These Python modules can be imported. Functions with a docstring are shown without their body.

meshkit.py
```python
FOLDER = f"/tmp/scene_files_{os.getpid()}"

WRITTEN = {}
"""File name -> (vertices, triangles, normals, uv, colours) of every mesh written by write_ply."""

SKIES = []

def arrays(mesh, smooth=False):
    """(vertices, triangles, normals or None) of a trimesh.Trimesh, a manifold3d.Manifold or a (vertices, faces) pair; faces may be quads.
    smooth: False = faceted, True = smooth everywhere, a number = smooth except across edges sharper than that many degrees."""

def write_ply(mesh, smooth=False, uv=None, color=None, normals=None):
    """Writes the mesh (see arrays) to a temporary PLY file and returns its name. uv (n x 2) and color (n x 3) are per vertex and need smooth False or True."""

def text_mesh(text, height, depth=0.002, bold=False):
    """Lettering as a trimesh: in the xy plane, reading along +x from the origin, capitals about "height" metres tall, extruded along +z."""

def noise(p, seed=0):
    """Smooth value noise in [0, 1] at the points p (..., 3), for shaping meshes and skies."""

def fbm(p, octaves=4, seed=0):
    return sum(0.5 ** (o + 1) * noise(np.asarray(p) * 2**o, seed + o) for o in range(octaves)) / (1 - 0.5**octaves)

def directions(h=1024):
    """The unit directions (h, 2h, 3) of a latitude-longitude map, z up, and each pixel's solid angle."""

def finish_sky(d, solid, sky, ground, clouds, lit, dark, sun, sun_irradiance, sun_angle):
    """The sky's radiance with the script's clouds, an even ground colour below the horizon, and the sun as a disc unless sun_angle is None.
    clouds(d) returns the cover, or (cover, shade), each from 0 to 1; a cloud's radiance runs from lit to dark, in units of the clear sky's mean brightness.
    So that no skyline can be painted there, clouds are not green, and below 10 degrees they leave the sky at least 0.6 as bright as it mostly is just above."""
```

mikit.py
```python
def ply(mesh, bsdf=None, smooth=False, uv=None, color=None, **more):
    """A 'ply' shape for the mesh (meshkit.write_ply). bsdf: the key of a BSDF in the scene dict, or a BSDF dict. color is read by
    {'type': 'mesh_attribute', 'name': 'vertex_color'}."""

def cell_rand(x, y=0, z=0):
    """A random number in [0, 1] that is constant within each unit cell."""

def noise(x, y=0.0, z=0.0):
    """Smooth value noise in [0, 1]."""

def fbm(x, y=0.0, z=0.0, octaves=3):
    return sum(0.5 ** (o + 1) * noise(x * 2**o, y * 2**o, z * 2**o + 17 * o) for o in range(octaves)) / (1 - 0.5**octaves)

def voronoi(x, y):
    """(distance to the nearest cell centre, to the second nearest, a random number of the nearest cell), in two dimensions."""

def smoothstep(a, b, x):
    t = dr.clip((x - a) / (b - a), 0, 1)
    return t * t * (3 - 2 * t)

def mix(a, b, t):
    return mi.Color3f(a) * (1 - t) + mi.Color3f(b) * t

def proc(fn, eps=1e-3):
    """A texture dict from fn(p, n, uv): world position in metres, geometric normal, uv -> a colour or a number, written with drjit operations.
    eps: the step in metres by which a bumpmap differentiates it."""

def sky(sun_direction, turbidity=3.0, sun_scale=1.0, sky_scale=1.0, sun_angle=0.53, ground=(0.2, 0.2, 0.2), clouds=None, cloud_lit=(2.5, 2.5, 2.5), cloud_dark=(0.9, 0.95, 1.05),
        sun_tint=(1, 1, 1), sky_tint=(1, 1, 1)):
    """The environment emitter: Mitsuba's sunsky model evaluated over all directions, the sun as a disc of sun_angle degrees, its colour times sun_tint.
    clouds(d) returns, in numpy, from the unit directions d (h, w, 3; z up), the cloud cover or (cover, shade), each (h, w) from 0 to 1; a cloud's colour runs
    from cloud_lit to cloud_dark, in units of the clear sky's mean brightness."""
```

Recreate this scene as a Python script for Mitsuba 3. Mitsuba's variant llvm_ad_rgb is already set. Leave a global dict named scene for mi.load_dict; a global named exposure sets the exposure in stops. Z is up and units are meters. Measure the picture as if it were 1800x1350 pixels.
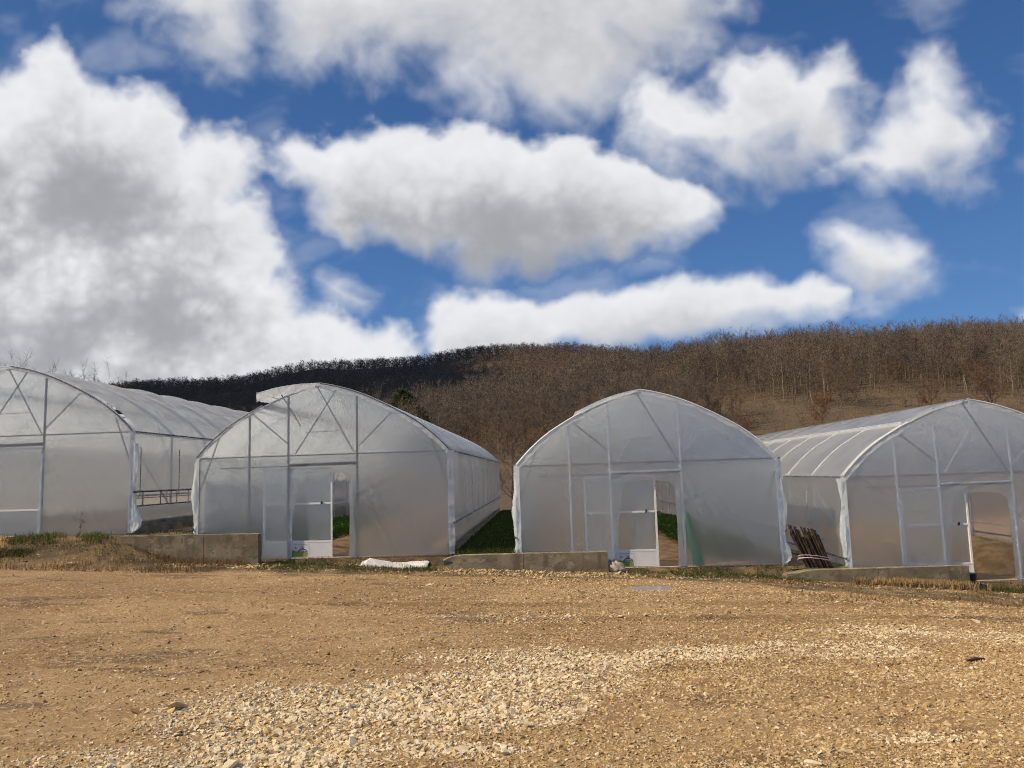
import math, random
import numpy as np, trimesh, mitsuba as mi, drjit as dr
import shapely.geometry as sg
from scipy.spatial import Delaunay
import mikit, meshkit
from mikit import proc, noise, fbm, voronoi, smoothstep, mix

T = mi.ScalarTransform4f
scene, labels = {}, {}
rng = np.random.default_rng(7)
random.seed(7)

# ------------------------------------------------------------------ camera, sky, exposure
EYE = np.array([0.0, 0.0, 2.05])
yaw, pit, rho = map(math.radians, (2.1, 6.7, 1.7))
fwd = np.array([-math.sin(yaw) * math.cos(pit), math.cos(yaw) * math.cos(pit), math.sin(pit)])
r0 = np.cross(fwd, [0, 0, 1]); r0 /= np.linalg.norm(r0)
u0 = np.cross(r0, fwd)
up = u0 * math.cos(rho) + r0 * math.sin(rho)
scene['camera'] = {'type': 'perspective', 'fov': 2 * math.degrees(math.atan(900 / 1352)), 'fov_axis': 'x', 'near_clip': 0.1, 'far_clip': 8000.0,
                   'to_world': T().look_at(origin=EYE.tolist(), target=(EYE + fwd).tolist(), up=up.tolist())}
exposure = 1.55
SUN = np.array([-0.93, -0.36, 0.87])


# clouds: outlines on the sky, as (x / y, z / y) of the direction, y to the north
CLOUDS = [
    # outline, softness, how grey it gets, roughness
    ([(-.956, .586), (-.747, .567), (-.699, .59), (-.667, .613), (-.637, .586), (-.607, .559), (-.538, .543), (-.476, .47), (-.464, .481), (-.404, .454), (-.411, .401), (-.375, .367), (-.363, .319), (-.324, .262), (-.316, .227), (-.262, .213), (-.186, .191), (-.156, .16), (-.187, .104), (-.959, .083)], 0.028, 1.0, 0.055),
    ([(-.348, .431), (-.356, .464), (-.293, .469), (-.182, .47), (-.14, .454), (-.112, .469), (-.073, .475), (-.026, .463), (.05, .453), (.088, .431), (.134, .421), (.185, .385), (.225, .360), (.232, .332), (.196, .308), (.143, .294), (.074, .281), (-.017, .281), (-.059, .274), (-.138, .298), (-.192, .316), (-.23, .337), (-.254, .307), (-.281, .332), (-.293, .364), (-.34, .406)], 0.018, 1.15, 0.04),
    ([(-.554, .693), (-.52, .657), (-.479, .621), (-.438, .595), (-.405, .598), (-.369, .649), (-.341, .6), (-.293, .585), (-.229, .595), (-.165, .587), (-.117, .601), (-.11, .551), (-.079, .533), (-.057, .503), (-.01, .505), (.051, .473), (.098, .491), (.147, .546), (.195, .568), (.242, .59), (.315, .645), (.326, .806), (-.559, .861)], .04, .26, .05),
    ([(.137, .489), (.154, .521), (.207, .506), (.245, .5), (.278, .539), (.34, .56), (.362, .547), (.424, .56), (.451, .514), (.431, .451), (.419, .403), (.375, .413), (.336, .395), (.284, .394), (.232, .412), (.179, .407), (.142, .448)], 0.034, 0.75, 0.055),
    ([(.388, .389), (.405, .412), (.452, .434), (.477, .472), (.513, .535), (.545, .554), (.577, .499), (.581, .467), (.614, .426), (.566, .381), (.527, .359), (.467, .35), (.438, .359), (.433, .387)], 0.03, 0.65, 0.045),
    ([(.4, .303), (.419, .303), (.454, .285), (.505, .268), (.487, .242), (.435, .231), (.411, .256)], 0.024, 0.7, 0.03),
    ([(-.14, .232), (-.071, .229), (.011, .214), (.08, .231), (.155, .24), (.193, .25), (.222, .245), (.259, .247), (.297, .256), (.333, .236), (.355, .243), (.405, .224), (.382, .204), (.322, .195), (.248, .186), (.152, .179), (.04, .171), (.01, .161), (-.141, .151)], 0.013, 0.5, 0.025),
    ([(-.293, .269), (-.262, .256), (-.22, .235), (-.231, .224), (-.262, .236)], 0.03, 0.5, 0.02),
    ([(.57, .275), (.598, .268), (.606, .256), (.583, .261)], 0.04, 0.9, 0.02),
    ([(.612, .188), (.664, .201), (.732, .176), (.69, .118), (.612, .121)], 0.02, 0.6, 0.03),
]


def seg_sdf(a, e, poly):
    """Signed distance to the polygon, inside positive, of the points (a, e)."""
    d2 = np.full(a.shape, 9.0)
    inside = np.zeros(a.shape, bool)
    p = np.array(poly)
    for (x0, y0), (x1, y1) in zip(p, np.roll(p, -1, 0)):
        ex, ey = x1 - x0, y1 - y0
        t = np.clip(((a - x0) * ex + (e - y0) * ey) / (ex * ex + ey * ey), 0, 1)
        d2 = np.minimum(d2, (a - x0 - t * ex) ** 2 + (e - y0 - t * ey) ** 2)
        hit = ((y0 > e) != (y1 > e))
        inside ^= hit & (a < x0 + (e - y0) * ex / (ey if ey else 1e-9))
    return np.where(inside, 1, -1) * np.sqrt(d2)


def sstep(a, b, x):
    t = np.clip((x - a) / (b - a), 0, 1)
    return t * t * (3 - 2 * t)


def clouds(d):
    """Cumulus: outlines roughened by noise; a spot is grey where cloud lies between it and the sun (up and to the left)."""
    far = meshkit.fbm(d * 3.1 + 11, 6, 5)
    cover = sstep(.56, .66, far)
    shade = sstep(.56, .75, meshkit.fbm(d * 5 + 3, 4, 9)) * .8
    y = d[..., 1]
    m = y > .35
    a, e = d[..., 0][m] / y[m], d[..., 2][m] / y[m]
    q = np.stack([a, e * 1.15, 0 * a + .5], -1)
    n1 = meshkit.fbm(q * 10, 6, 1) - .5
    n2 = meshkit.fbm(q * 30 + 5, 5, 2) - .5
    n3 = meshkit.fbm(q * 5.5 + 9, 5, 3) - .5
    puff = .55 - np.abs(2 * meshkit.fbm(q * 13 + 2, 5, 6) - 1)
    fine = .5 - np.abs(2 * meshkit.fbm(q * 34 + 4, 5, 16) - 1)
    soft_n = meshkit.fbm(np.stack([a * 3.2, e * 6.5, 0 * a], -1) + 21, 5, 12) - .5
    warp_n = meshkit.fbm(q * 6 + 31, 4, 14) - .5
    shred = meshkit.fbm(np.stack([a * 22 + 3 * warp_n, e * 22 - 3 * warp_n, 0 * a], -1) + 60, 6, 15) - .5
    cov, sh = np.zeros_like(a), np.zeros_like(a)
    for i, (poly, soft, grey, rough) in enumerate(CLOUDS):
        wx, we = a + rough * .55 * n3, e + rough * .5 * warp_n
        bump = rough * (1.25 * n1 + .55 * n2 + .75 * puff + .25 * fine)

        def depth(da, de, k=1.0):
            return seg_sdf(wx + da, we + de, poly) + k * bump
        s = depth(0, 0)
        k = .5 if i in (5, 6, 7) else 1.0
        up1, up2 = depth(-.012 * k, .035 * k, .8), depth(-.02 * k, .09 * k, .5)
        low_side = sstep(.02, -.02, s - depth(0, .02 * k, 1.0))       # 1 on edges that face the ground
        sf = soft * (.85 + 1.0 * low_side + (.55 if i in (2, 3, 4, 5) else .2) * (.5 + 2.5 * np.abs(warp_n)))
        c = sstep(-sf * .55, sf * .95, s + sf * 1.0 * shred - (.010 if i in (3, 4) else .012 if i == 2 else .03 if i == 8 else -.008 if i == 5 else .012 if i < 2 else .004))
        # light that is lost in the cloud above, softened; ragged where the surface billows
        loss = .42 * sstep(-.01, .11 * k, up1) + .62 * sstep(-.02, .14 * k, up2)
        mott = .74 + 1.2 * soft_n + .85 * n1 + .6 * puff + .3 * fine
        g = grey * loss * mott * (1 - .25 * sstep(.06 * k, -.01, s))
        if i == 0:
            band = np.exp(-((e - .375 + .35 * (a + .55)) / .06) ** 2) + .8 * np.exp(-((e - .225 - .1 * (a + .4)) / .035) ** 2)
            g = loss * (.06 + 1.1 * soft_n + .9 * n1 + .7 * puff + .4 * fine) + .30 * band * (1 + 2.2 * soft_n + .8 * n1) * loss
        g = np.maximum(g, 0) + .16 * n2 + .07 * fine + .06
        g = np.where(g > .5, .5 + .42 * np.tanh((g - .5) / .42), g)
        sh = (sh * cov ** 2 + np.clip(g, 0, 1) * c ** 2) / (cov ** 2 + c ** 2 + 1e-6)
        cov = np.maximum(cov, c)
    wisps = sstep(.56, .82, meshkit.fbm(np.stack([a * 7 + 3 + warp_n, e * 13 + warp_n, 0 * a], -1), 6, 8)) * .22
    cov = np.maximum(cov, wisps)
    w = sstep(.9, .75, np.abs(a)) * sstep(1.05, .92, e)
    cover[m] = cover[m] * (1 - w) + cov * w
    shade[m] = shade[m] * (1 - w) + sh * w
    return cover, shade


scene['sky'] = mikit.sky(SUN.tolist(), turbidity=3.0, clouds=clouds, cloud_lit=(4.7, 4.75, 4.9), cloud_dark=(1.65, 1.72, 1.86), sky_tint=(.45, .645, .90), sky_scale=1.0, sun_tint=(1.03, 1.0, .935))


# ------------------------------------------------------------------ helpers
def numbered(key):
    if key not in used:
        used[key] = 0
        return key
    used[key] += 1
    return f"{key}_{used[key]:03d}"


used = {}


def obj(name, mesh, bsdf, parent=None, smooth=False, label=None, cat=None, group=None, kind=None, **more):
    key = numbered(name if parent is None else parent + '__' + name)
    scene[key] = mikit.ply(mesh, bsdf, smooth=smooth, **more)
    tag(key, label, cat, group, kind)
    return key


def thing(name, label, cat, group=None):
    key = numbered(name)
    tag(key, label, cat, group)
    return key


def tag(key, label=None, cat=None, group=None, kind=None):
    d = {k: v for k, v in (('label', label), ('category', cat), ('group', group), ('kind', kind)) if v}
    if d:
        labels[key] = d


def join(ms):
    vs, fs, n = [], [], 0
    for v, f in ms:
        vs.append(v); fs.append(np.asarray(f) + n); n += len(v)
    return np.vstack(vs), np.vstack(fs)


def tube(pts, rad, sides=8, caps=True):
    """A bar of round section along the points."""
    p = np.asarray(pts, float)
    r = np.broadcast_to(rad, (len(p),)).astype(float)
    t = np.gradient(p, axis=0)
    t /= np.linalg.norm(t, axis=1, keepdims=True) + 1e-12
    ref = np.array([0, 0, 1.0]) if abs(t[:, 2]).mean() < .8 else np.array([1.0, 0, 0])
    a = np.cross(t, ref); a /= np.linalg.norm(a, axis=1, keepdims=True) + 1e-12
    b = np.cross(t, a)
    an = np.arange(sides) * 2 * np.pi / sides
    v = p[:, None] + r[:, None, None] * (np.cos(an)[None, :, None] * a[:, None] + np.sin(an)[None, :, None] * b[:, None])
    i, j = np.meshgrid(np.arange(len(p) - 1), np.arange(sides), indexing='ij')
    q = np.stack([i * sides + j, i * sides + (j + 1) % sides, (i + 1) * sides + (j + 1) % sides, (i + 1) * sides + j], -1).reshape(-1, 4)
    f = np.vstack([q[:, [0, 2, 1]], q[:, [0, 3, 2]]])
    v = v.reshape(-1, 3)
    if caps:
        n = len(v)
        v = np.vstack([v, p[0], p[-1]])
        k = np.arange(sides)
        f = np.vstack([f, np.stack([k, (k + 1) % sides, k * 0 + n], 1), np.stack([(k + 1) % sides + (len(p) - 1) * sides, k + (len(p) - 1) * sides, k * 0 + n + 1], 1)])
    return v, f


def box(x0, x1, y0, y1, z0, z1):
    m = trimesh.creation.box(extents=(x1 - x0, y1 - y0, z1 - z0))
    return np.array(m.vertices) + [(x0 + x1) / 2, (y0 + y1) / 2, (z0 + z1) / 2], np.array(m.faces)


def grid(nu, nv, fn):
    """A sheet: fn(s, t) -> (n, 3), s and t from 0 to 1."""
    s, t = np.meshgrid(np.linspace(0, 1, nu), np.linspace(0, 1, nv), indexing='ij')
    v = fn(s.ravel(), t.ravel())
    i, j = np.meshgrid(np.arange(nu - 1), np.arange(nv - 1), indexing='ij')
    a = (i * nv + j).ravel()
    return v, np.vstack([np.stack([a, a + nv, a + nv + 1], 1), np.stack([a, a + nv + 1, a + 1], 1)])


def mfbm(p, octaves=4, seed=0):
    p = np.asarray(p, float)
    if p.shape[-1] == 2:
        p = np.concatenate([p, np.full(p.shape[:-1] + (1,), .37)], -1)
    return meshkit.fbm(p, octaves, seed)


def nz(p, s, seed=0, o=3):
    """Noise in -.5 to .5."""
    return mfbm(np.asarray(p, float) * s + 50, o, seed) - .5


# ------------------------------------------------------------------ materials
def mat(key, d):
    scene[key] = d
    return key


def two(d):
    return {'type': 'twosided', 'bsdf': d}


def pr(col, rough=.7, **k):
    c = col if isinstance(col, dict) else {'type': 'rgb', 'value': list(col)}
    return two({'type': 'principled', 'base_color': c, 'roughness': rough, **k})


def speckle(a, b, s, c=None):
    def fn(p, n, uv):
        k = fbm(p.x * s, p.y * s, p.z * s, octaves=4)
        col = mix(a, b, smoothstep(.3, .7, k))
        if c is not None:
            col = mix(col, c, smoothstep(.62, .72, fbm(p.x * s * .37 + 9, p.y * s * .37, p.z * s * .37, octaves=3)))
        return col
    return proc(fn)


def film(opacity, rough, dt, spec, dirt, seed, eta=1.5):
    def col(p, n, uv):
        k = fbm(p.x * 1.3 + seed, p.y * 1.3, p.z * 1.3, octaves=4)
        d = smoothstep(.55, .8, fbm(p.x * 5 + seed, p.y * 5, p.z * 2.2, octaves=4)) * dirt
        return mix(mix((.905, .955, .980), (.85, .91, .94), k), (.62, .55, .44), d)
    return {'type': 'mask', 'opacity': opacity,
            'bsdf': {'type': 'principledthin', 'base_color': proc(col), 'roughness': rough, 'spec_trans': spec, 'diff_trans': dt, 'eta': eta}}


mat('m_film', film(.95, .22, 1.4, .75, .06, 0))
mat('m_film_roof', film(.94, .14, 1.55, .46, .03, 7, 1.8))
mat('m_film_dense', film(.92, .22, 1.0, .15, .05, 3))
mat('m_film_pane', film(.93, .28, 1.5, .76, .12, 5))
mat('m_steel', pr(speckle((.46, .48, .50), (.62, .64, .66), 9), .42, metallic=.3))
mat('m_steel_mid', pr(speckle((.19, .20, .215), (.29, .30, .32), 9), .5, metallic=.3))
mat('m_steel_dark', pr(speckle((.10, .11, .13), (.20, .22, .24), 9), .5, metallic=.4))
mat('m_white', pr(speckle((.74, .75, .76), (.82, .83, .83), 6), .4))
mat('m_panel', pr(speckle((.74, .75, .72), (.80, .80, .78), 4, (.66, .60, .50)), .45))
mat('m_rope', pr((.62, .50, .58), .8))


def concrete_col(p, n, uv):
    k = fbm(p.x * 3, p.y * 3, p.z * 3, octaves=5)
    g = fbm(p.x * 40, p.y * 40, p.z * 40, octaves=3)
    c = mix((.165, .136, .092), (.250, .210, .148), smoothstep(.3, .7, k))
    c = mix(c, (.095, .08, .055), smoothstep(.50, .72, fbm(p.x * 7 + 3, p.y * 7, p.z * 1.3, octaves=4)) * .7)
    c = mix(c, (.33, .29, .22), smoothstep(.62, .70, fbm(p.x * 5 + 9, p.y * 5, p.z * 6, octaves=5)) * .6)
    c = mix(c, (.10, .105, .045), smoothstep(.60, .68, fbm(p.x * 9 + 1, p.y * 9, p.z * 9 + 4, octaves=4)) * .6)
    c = mix(c, (.09, .08, .07), smoothstep(.86, .9, noise(p.x * 16, p.y * 16, p.z * 16)) * .7)
    return c * (.86 + .28 * g)


mat('m_concrete', {'type': 'bumpmap', 'bsdf': pr(proc(concrete_col), .9), 'texture': proc(lambda p, n, uv: fbm(p.x * 18, p.y * 18, p.z * 18, octaves=3), eps=.004), 'scale': .012})


def ground_col(p, n, uv):
    big = fbm(p.x * .35, p.y * .35, octaves=4)
    mid = fbm(p.x * 2.2 + 7, p.y * 2.2, octaves=4)
    fine = fbm(p.x * 28, p.y * 28, octaves=3)
    grit = noise(p.x * 75, p.y * 75)
    dirt = mix((.225, .140, .060), (.300, .200, .093), smoothstep(.35, .65, big))
    dirt = mix(dirt, (.235, .135, .065), smoothstep(.52, .75, mid) * .7)
    dirt = mix(dirt, (.120, .075, .038), smoothstep(.60, .72, fbm(p.x * .8 + 3, p.y * 2.6, octaves=4)) * .75)
    dirt = mix(dirt, (.46, .36, .235), smoothstep(.60, .74, fine) * .65)
    dirt = dirt * (.74 + .52 * grit)
    # wet-dark soil and dead grass of the verge
    edge = p.y + 1.6 * (fbm(p.x * .9, p.y * .9, octaves=3) - .5)
    verge = smoothstep(16.9, 17.9, edge + .55 * dr.maximum(p.x - 3.0, 0))
    vcol = mix((.075, .055, .028), (.17, .12, .062), smoothstep(.35, .7, mid)) * (.7 + .6 * fine)
    c = mix(dirt, vcol, verge)
    soil = mix((.155, .090, .045), (.26, .160, .082), smoothstep(.3, .7, mid)) * (.65 + .7 * fine)
    c = mix(c, soil, smoothstep(19.6, 19.8, p.y))
    far = mix((.066, .046, .029), (.102, .074, .044), fbm(p.x * .08, p.y * .08, octaves=4))
    far = mix(far, (.080, .058, .036), smoothstep(.5, .7, fbm(p.x * .21 + 5, p.y * .21, octaves=3)) * .7) * (.7 + .6 * fbm(p.x * 1.3, p.y * 1.3, octaves=3))
    return mix(c, far, smoothstep(42.5, 44, p.y))


mat('m_ground', pr(proc(ground_col), .95))
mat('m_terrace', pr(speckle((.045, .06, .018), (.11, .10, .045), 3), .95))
for i, (a, b) in enumerate([((.50, .38, .20), (.62, .49, .28)), ((.38, .26, .115), (.48, .345, .17)), ((.62, .53, .36), (.72, .63, .45)), ((.30, .20, .095), (.40, .275, .14))]):
    mat(f'm_stone{i}', pr(speckle(a, b, 14), .9))
mat('m_clod', pr(speckle((.10, .065, .035), (.20, .125, .065), 14), .95))


def leafmat(key, col, t=.5):
    mat(key, {'type': 'principledthin', 'base_color': {'type': 'rgb', 'value': list(col)}, 'roughness': .6, 'diff_trans': t, 'spec_trans': 0.0, 'eta': 1.35})


leafmat('m_grass', (.062, .085, .026), .7)
leafmat('m_grass2', (.125, .135, .05), .7)
leafmat('m_straw', (.42, .30, .155), .6)
leafmat('m_straw2', (.24, .165, .085), .5)
leafmat('m_crop', (.07, .13, .026), .7)
leafmat('m_rust', (.33, .145, .052), .6)
leafmat('m_needle', (.085, .105, .038), .4)
leafmat('m_net', (.05, .30, .17), .8)
for k, c in dict(m_bark=(.135, .105, .080), m_bark2=(.165, .125, .090), m_bark3=(.105, .085, .070), m_bark4=(.175, .145, .095), m_barkpale=(.27, .24, .19), m_twig=(.135, .108, .084), m_twig2=(.175, .138, .100), m_twig3=(.105, .084, .068)).items():
    mat(k, pr(c, .95))
mat('m_stake', pr(speckle((.018, .012, .008), (.065, .042, .028), 12), .85))
mat('m_tarp', pr(speckle((.60, .59, .58), (.70, .69, .68), 7, (.52, .47, .40)), .55))
mat('m_bucket', pr((.02, .023, .027), .45))
mat('m_bag', pr(speckle((.36, .31, .25), (.55, .49, .40), 18), .9))
mat('m_water', {'type': 'principled', 'base_color': {'type': 'rgb', 'value': [.30, .25, .20]}, 'roughness': .06, 'specular': .6})
mat('m_cloud', pr((.9, .9, .9), 1.0))

# ------------------------------------------------------------------ terrain
X0 = [-17.2, -8.92, -.66, 7.47]          # left sides of the four greenhouses
W, L, EAVE, YF = 6.55, 21.5, 2.65, 19.7
BASE = [.80, .06, -.38, -.90]
GAPTOP = [.79, .10, -.44]


def plain(x, y):
    yy = np.clip(y, -30, 20)
    return .42 - .038 * yy - (.047 * np.clip(x, -22, 22) + .030 * np.clip(x - 4, 0, 12)) * np.clip(yy, 2, 20) / 19


def terrain(x, y, fine=True):
    b = plain(x, y)
    emb = sstep(17.0, 19.2, y + .5 * nz(np.stack([x, y], -1), .6, 4)) * sstep(-8.7, -11.4, x)
    b = b + emb * np.maximum(.80 - b, 0)
    inner = np.interp(x, [-18, -9.4, -9.2, -1.1, -.9, 7.0, 7.2, 16, 22], [.8, .8, .06, .06, -.38, -.38, -.90, -.90, -1.1])
    k = sstep(19.25, 19.75, y)
    z = b * (1 - k) + inner * k
    # beyond the houses: a field, the near hill, the far ridge
    field = np.interp(x, [-60, -17, -9, -1, 7, 16, 60], [1.2, .8, .5, .0, -.5, -.9, -.5]) 
    wob = nz(np.stack([x, y], -1), .012, 6, 4)
    crest = np.interp(x, [-260, -110, -66, -51, -22, 11, 55, 100, 190, 320, 600], [0, 1, 3, 8, 20, 30.5, 37, 38.5, 42, 44, 40])
    near = crest * np.interp(y, [44, 60, 90, 130, 200, 300, 340, 600, 900], [0, .5 / 38, 3.2 / 38, 9 / 38, 22 / 38, 1, 1.04, .8, .5]) + wob * 9 * sstep(60, 160, y)
    farc = np.interp(x, [-2500, -1200, -800, -531, -433, -346, -233, -153, -60, 33, 300, 1500], [20, 40, 70, 105, 114, 118, 130, 134, 145, 141, 95, 60])
    farr = farc * sstep(330, 930, y) * np.interp(y, [900, 1300, 3000], [1, 1, .4]) + wob * 26 * sstep(400, 700, y) * sstep(1400, 900, y)
    hill = np.maximum(near, farr)
    k2 = sstep(42.0, 45.5, y)
    z = z * (1 - k2) + (field * sstep(260, 90, y) + hill) * k2
    if fine:
        n = np.stack([x, y], -1)
        amp = sstep(24, 14, y)
        track = .030 * nz(np.stack([x * .35, y * 1.9], -1), 1.0, 12)
        amp = amp * (1 - np.exp(-((x - 1.95) / .8) ** 2 - ((y - 15.6) / .7) ** 2))
        ring = np.hypot(x + 4.6, y - 9.2)
        z = z + .013 * np.sin(ring * 2 * np.pi / .17) * np.exp(-((ring - 1.25) / .35) ** 2) * (y < 10.4)
        for cy, cv in ((11.1, .012), (12.7, .012)):
            off = y - cy - cv * (x - 1) ** 2 - .35 * np.sin(x * .35)
            z = z - .045 * np.exp(-(off / .16) ** 2) + .025 * np.exp(-((np.abs(off) - .30) / .10) ** 2)
        z = z - .035 * np.exp(-((x - 1.95) / .45) ** 4 - ((y - 15.6) / .45) ** 4)
        z = z + (.10 * nz(n, .55, 21, 3) + .040 * nz(n, 2.6, 22, 3) + .026 * nz(n, 9, 23, 2) + track) * np.maximum(amp, .25 * sstep(16.5, 18, y)) * sstep(44, 40, y)
    return z


def spaced(pts):
    out = [np.arange(a, b, s) for a, b, s in pts]
    return np.unique(np.round(np.concatenate(out + [[pts[-1][1]]]), 4))


xs = spaced([(-2600, -600, 110), (-600, -120, 14), (-120, -22, 3.2), (-22, -15, .22), (-15, -6, .12), (-6, 6, .075), (6, 15, .12), (15, 24, .25), (24, 150, 3.2), (150, 700, 16), (700, 2600, 110)])
ys = spaced([(-200, -20, 30), (-20, 1.5, .7), (1.5, 9, .05), (9, 14, .08), (14, 20, .12), (20, 42, .9), (42, 46, .5), (46, 140, 2.4), (140, 420, 5), (420, 1000, 12), (1000, 3000, 100)])
gx, gy = np.meshgrid(xs, ys, indexing='ij')
gz = terrain(gx.ravel(), gy.ravel()).reshape(gx.shape)
i, j = np.meshgrid(np.arange(len(xs) - 1), np.arange(len(ys) - 1), indexing='ij')
a_ = (i * len(ys) + j).ravel(); n_ = len(ys)
obj('ground', (np.stack([gx.ravel(), gy.ravel(), gz.ravel()], 1), np.vstack([np.stack([a_, a_ + n_, a_ + n_ + 1], 1), np.stack([a_, a_ + n_ + 1, a_ + 1], 1)])), 'm_ground', smooth=True,
    label='tan dirt and gravel yard rising behind the greenhouses into a wooded hill', kind='structure')
from scipy.interpolate import RegularGridInterpolator
_gi = RegularGridInterpolator((xs, ys), gz, bounds_error=False, fill_value=0)


def gnd(x, y):
    return _gi(np.stack([np.asarray(x, float), np.asarray(y, float)], -1))


# raised strips between the greenhouses
for k, (xa, xb, zt, zb) in enumerate([(X0[0] + W + .08, X0[1] - .08, GAPTOP[0], -.3), (X0[1] + W + .08, X0[2] - .08, GAPTOP[1], -.8), (X0[2] + W + .08, X0[3] - .08, GAPTOP[2], -1.3)]):
    def top(s, t, xa=xa, xb=xb, zt=zt):
        x, y = xa + (xb - xa) * s, 19.32 + (44.5 - 19.32) * t
        return np.stack([x, y, zt + .07 * nz(np.stack([x, y], -1), 1.4, 3)], 1)
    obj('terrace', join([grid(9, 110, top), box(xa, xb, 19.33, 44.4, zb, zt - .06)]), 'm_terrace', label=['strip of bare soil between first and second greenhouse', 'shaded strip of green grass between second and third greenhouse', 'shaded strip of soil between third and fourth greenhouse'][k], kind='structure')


# ------------------------------------------------------------------ concrete retaining walls
def wall(x0, x1, zt0, zt1, zb, label, joints, rough_left):
    y0, y1 = 19.05, 19.29
    t = thing('retaining_wall', label, 'concrete wall')
    edges = [x0] + joints + [x1]
    for a, b in zip(edges[:-1], edges[1:]):
        a2, b2 = a + (.006 if a != x0 else 0), b - (.006 if b != x1 else 0)
        nx, nzv = max(6, int((b2 - a2) / .09)), 8
        m = trimesh.creation.box(extents=(1, 1, 1))
        m = m.subdivide().subdivide().subdivide()
        v = np.array(m.vertices) + .5
        top = zt0 + (zt1 - zt0) * ((a2 + v[:, 0] * (b2 - a2)) - x0) / (x1 - x0)
        p = np.stack([a2 + v[:, 0] * (b2 - a2), y0 + v[:, 1] * (y1 - y0), zb + v[:, 2] * (top - zb)], 1)
        d = np.stack([nz(p, 5, 1), nz(p, 5, 2), nz(p, 5, 3)], 1) * .022
        if rough_left and a == x0:
            d += np.stack([nz(p, 3, 4), nz(p, 3, 5), nz(p, 3, 6)], 1) * (.30 * np.clip(1 - v[:, 0] * 4.0, 0, 1))[:, None]
            p[:, 2] -= .10 * np.clip(1 - v[:, 0] * 5, 0, 1) * v[:, 2]
        obj('section', (p + d, m.faces), 'm_concrete', t, smooth=35)
    return t


wall(-10.6, -7.09, .80, .78, -.5, 'concrete retaining wall running from the left greenhouse to the second greenhouse', [-8.45], False)
wall(-2.52, 1.50, .13, .12, -.9, 'short concrete retaining wall with a broken left end below the third greenhouse', [-.55], True)
wall(5.72, 10.02, -.44, -.42, -1.4, 'low concrete wall below the fourth greenhouse, behind dry straw grass', [7.9], True)

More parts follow.
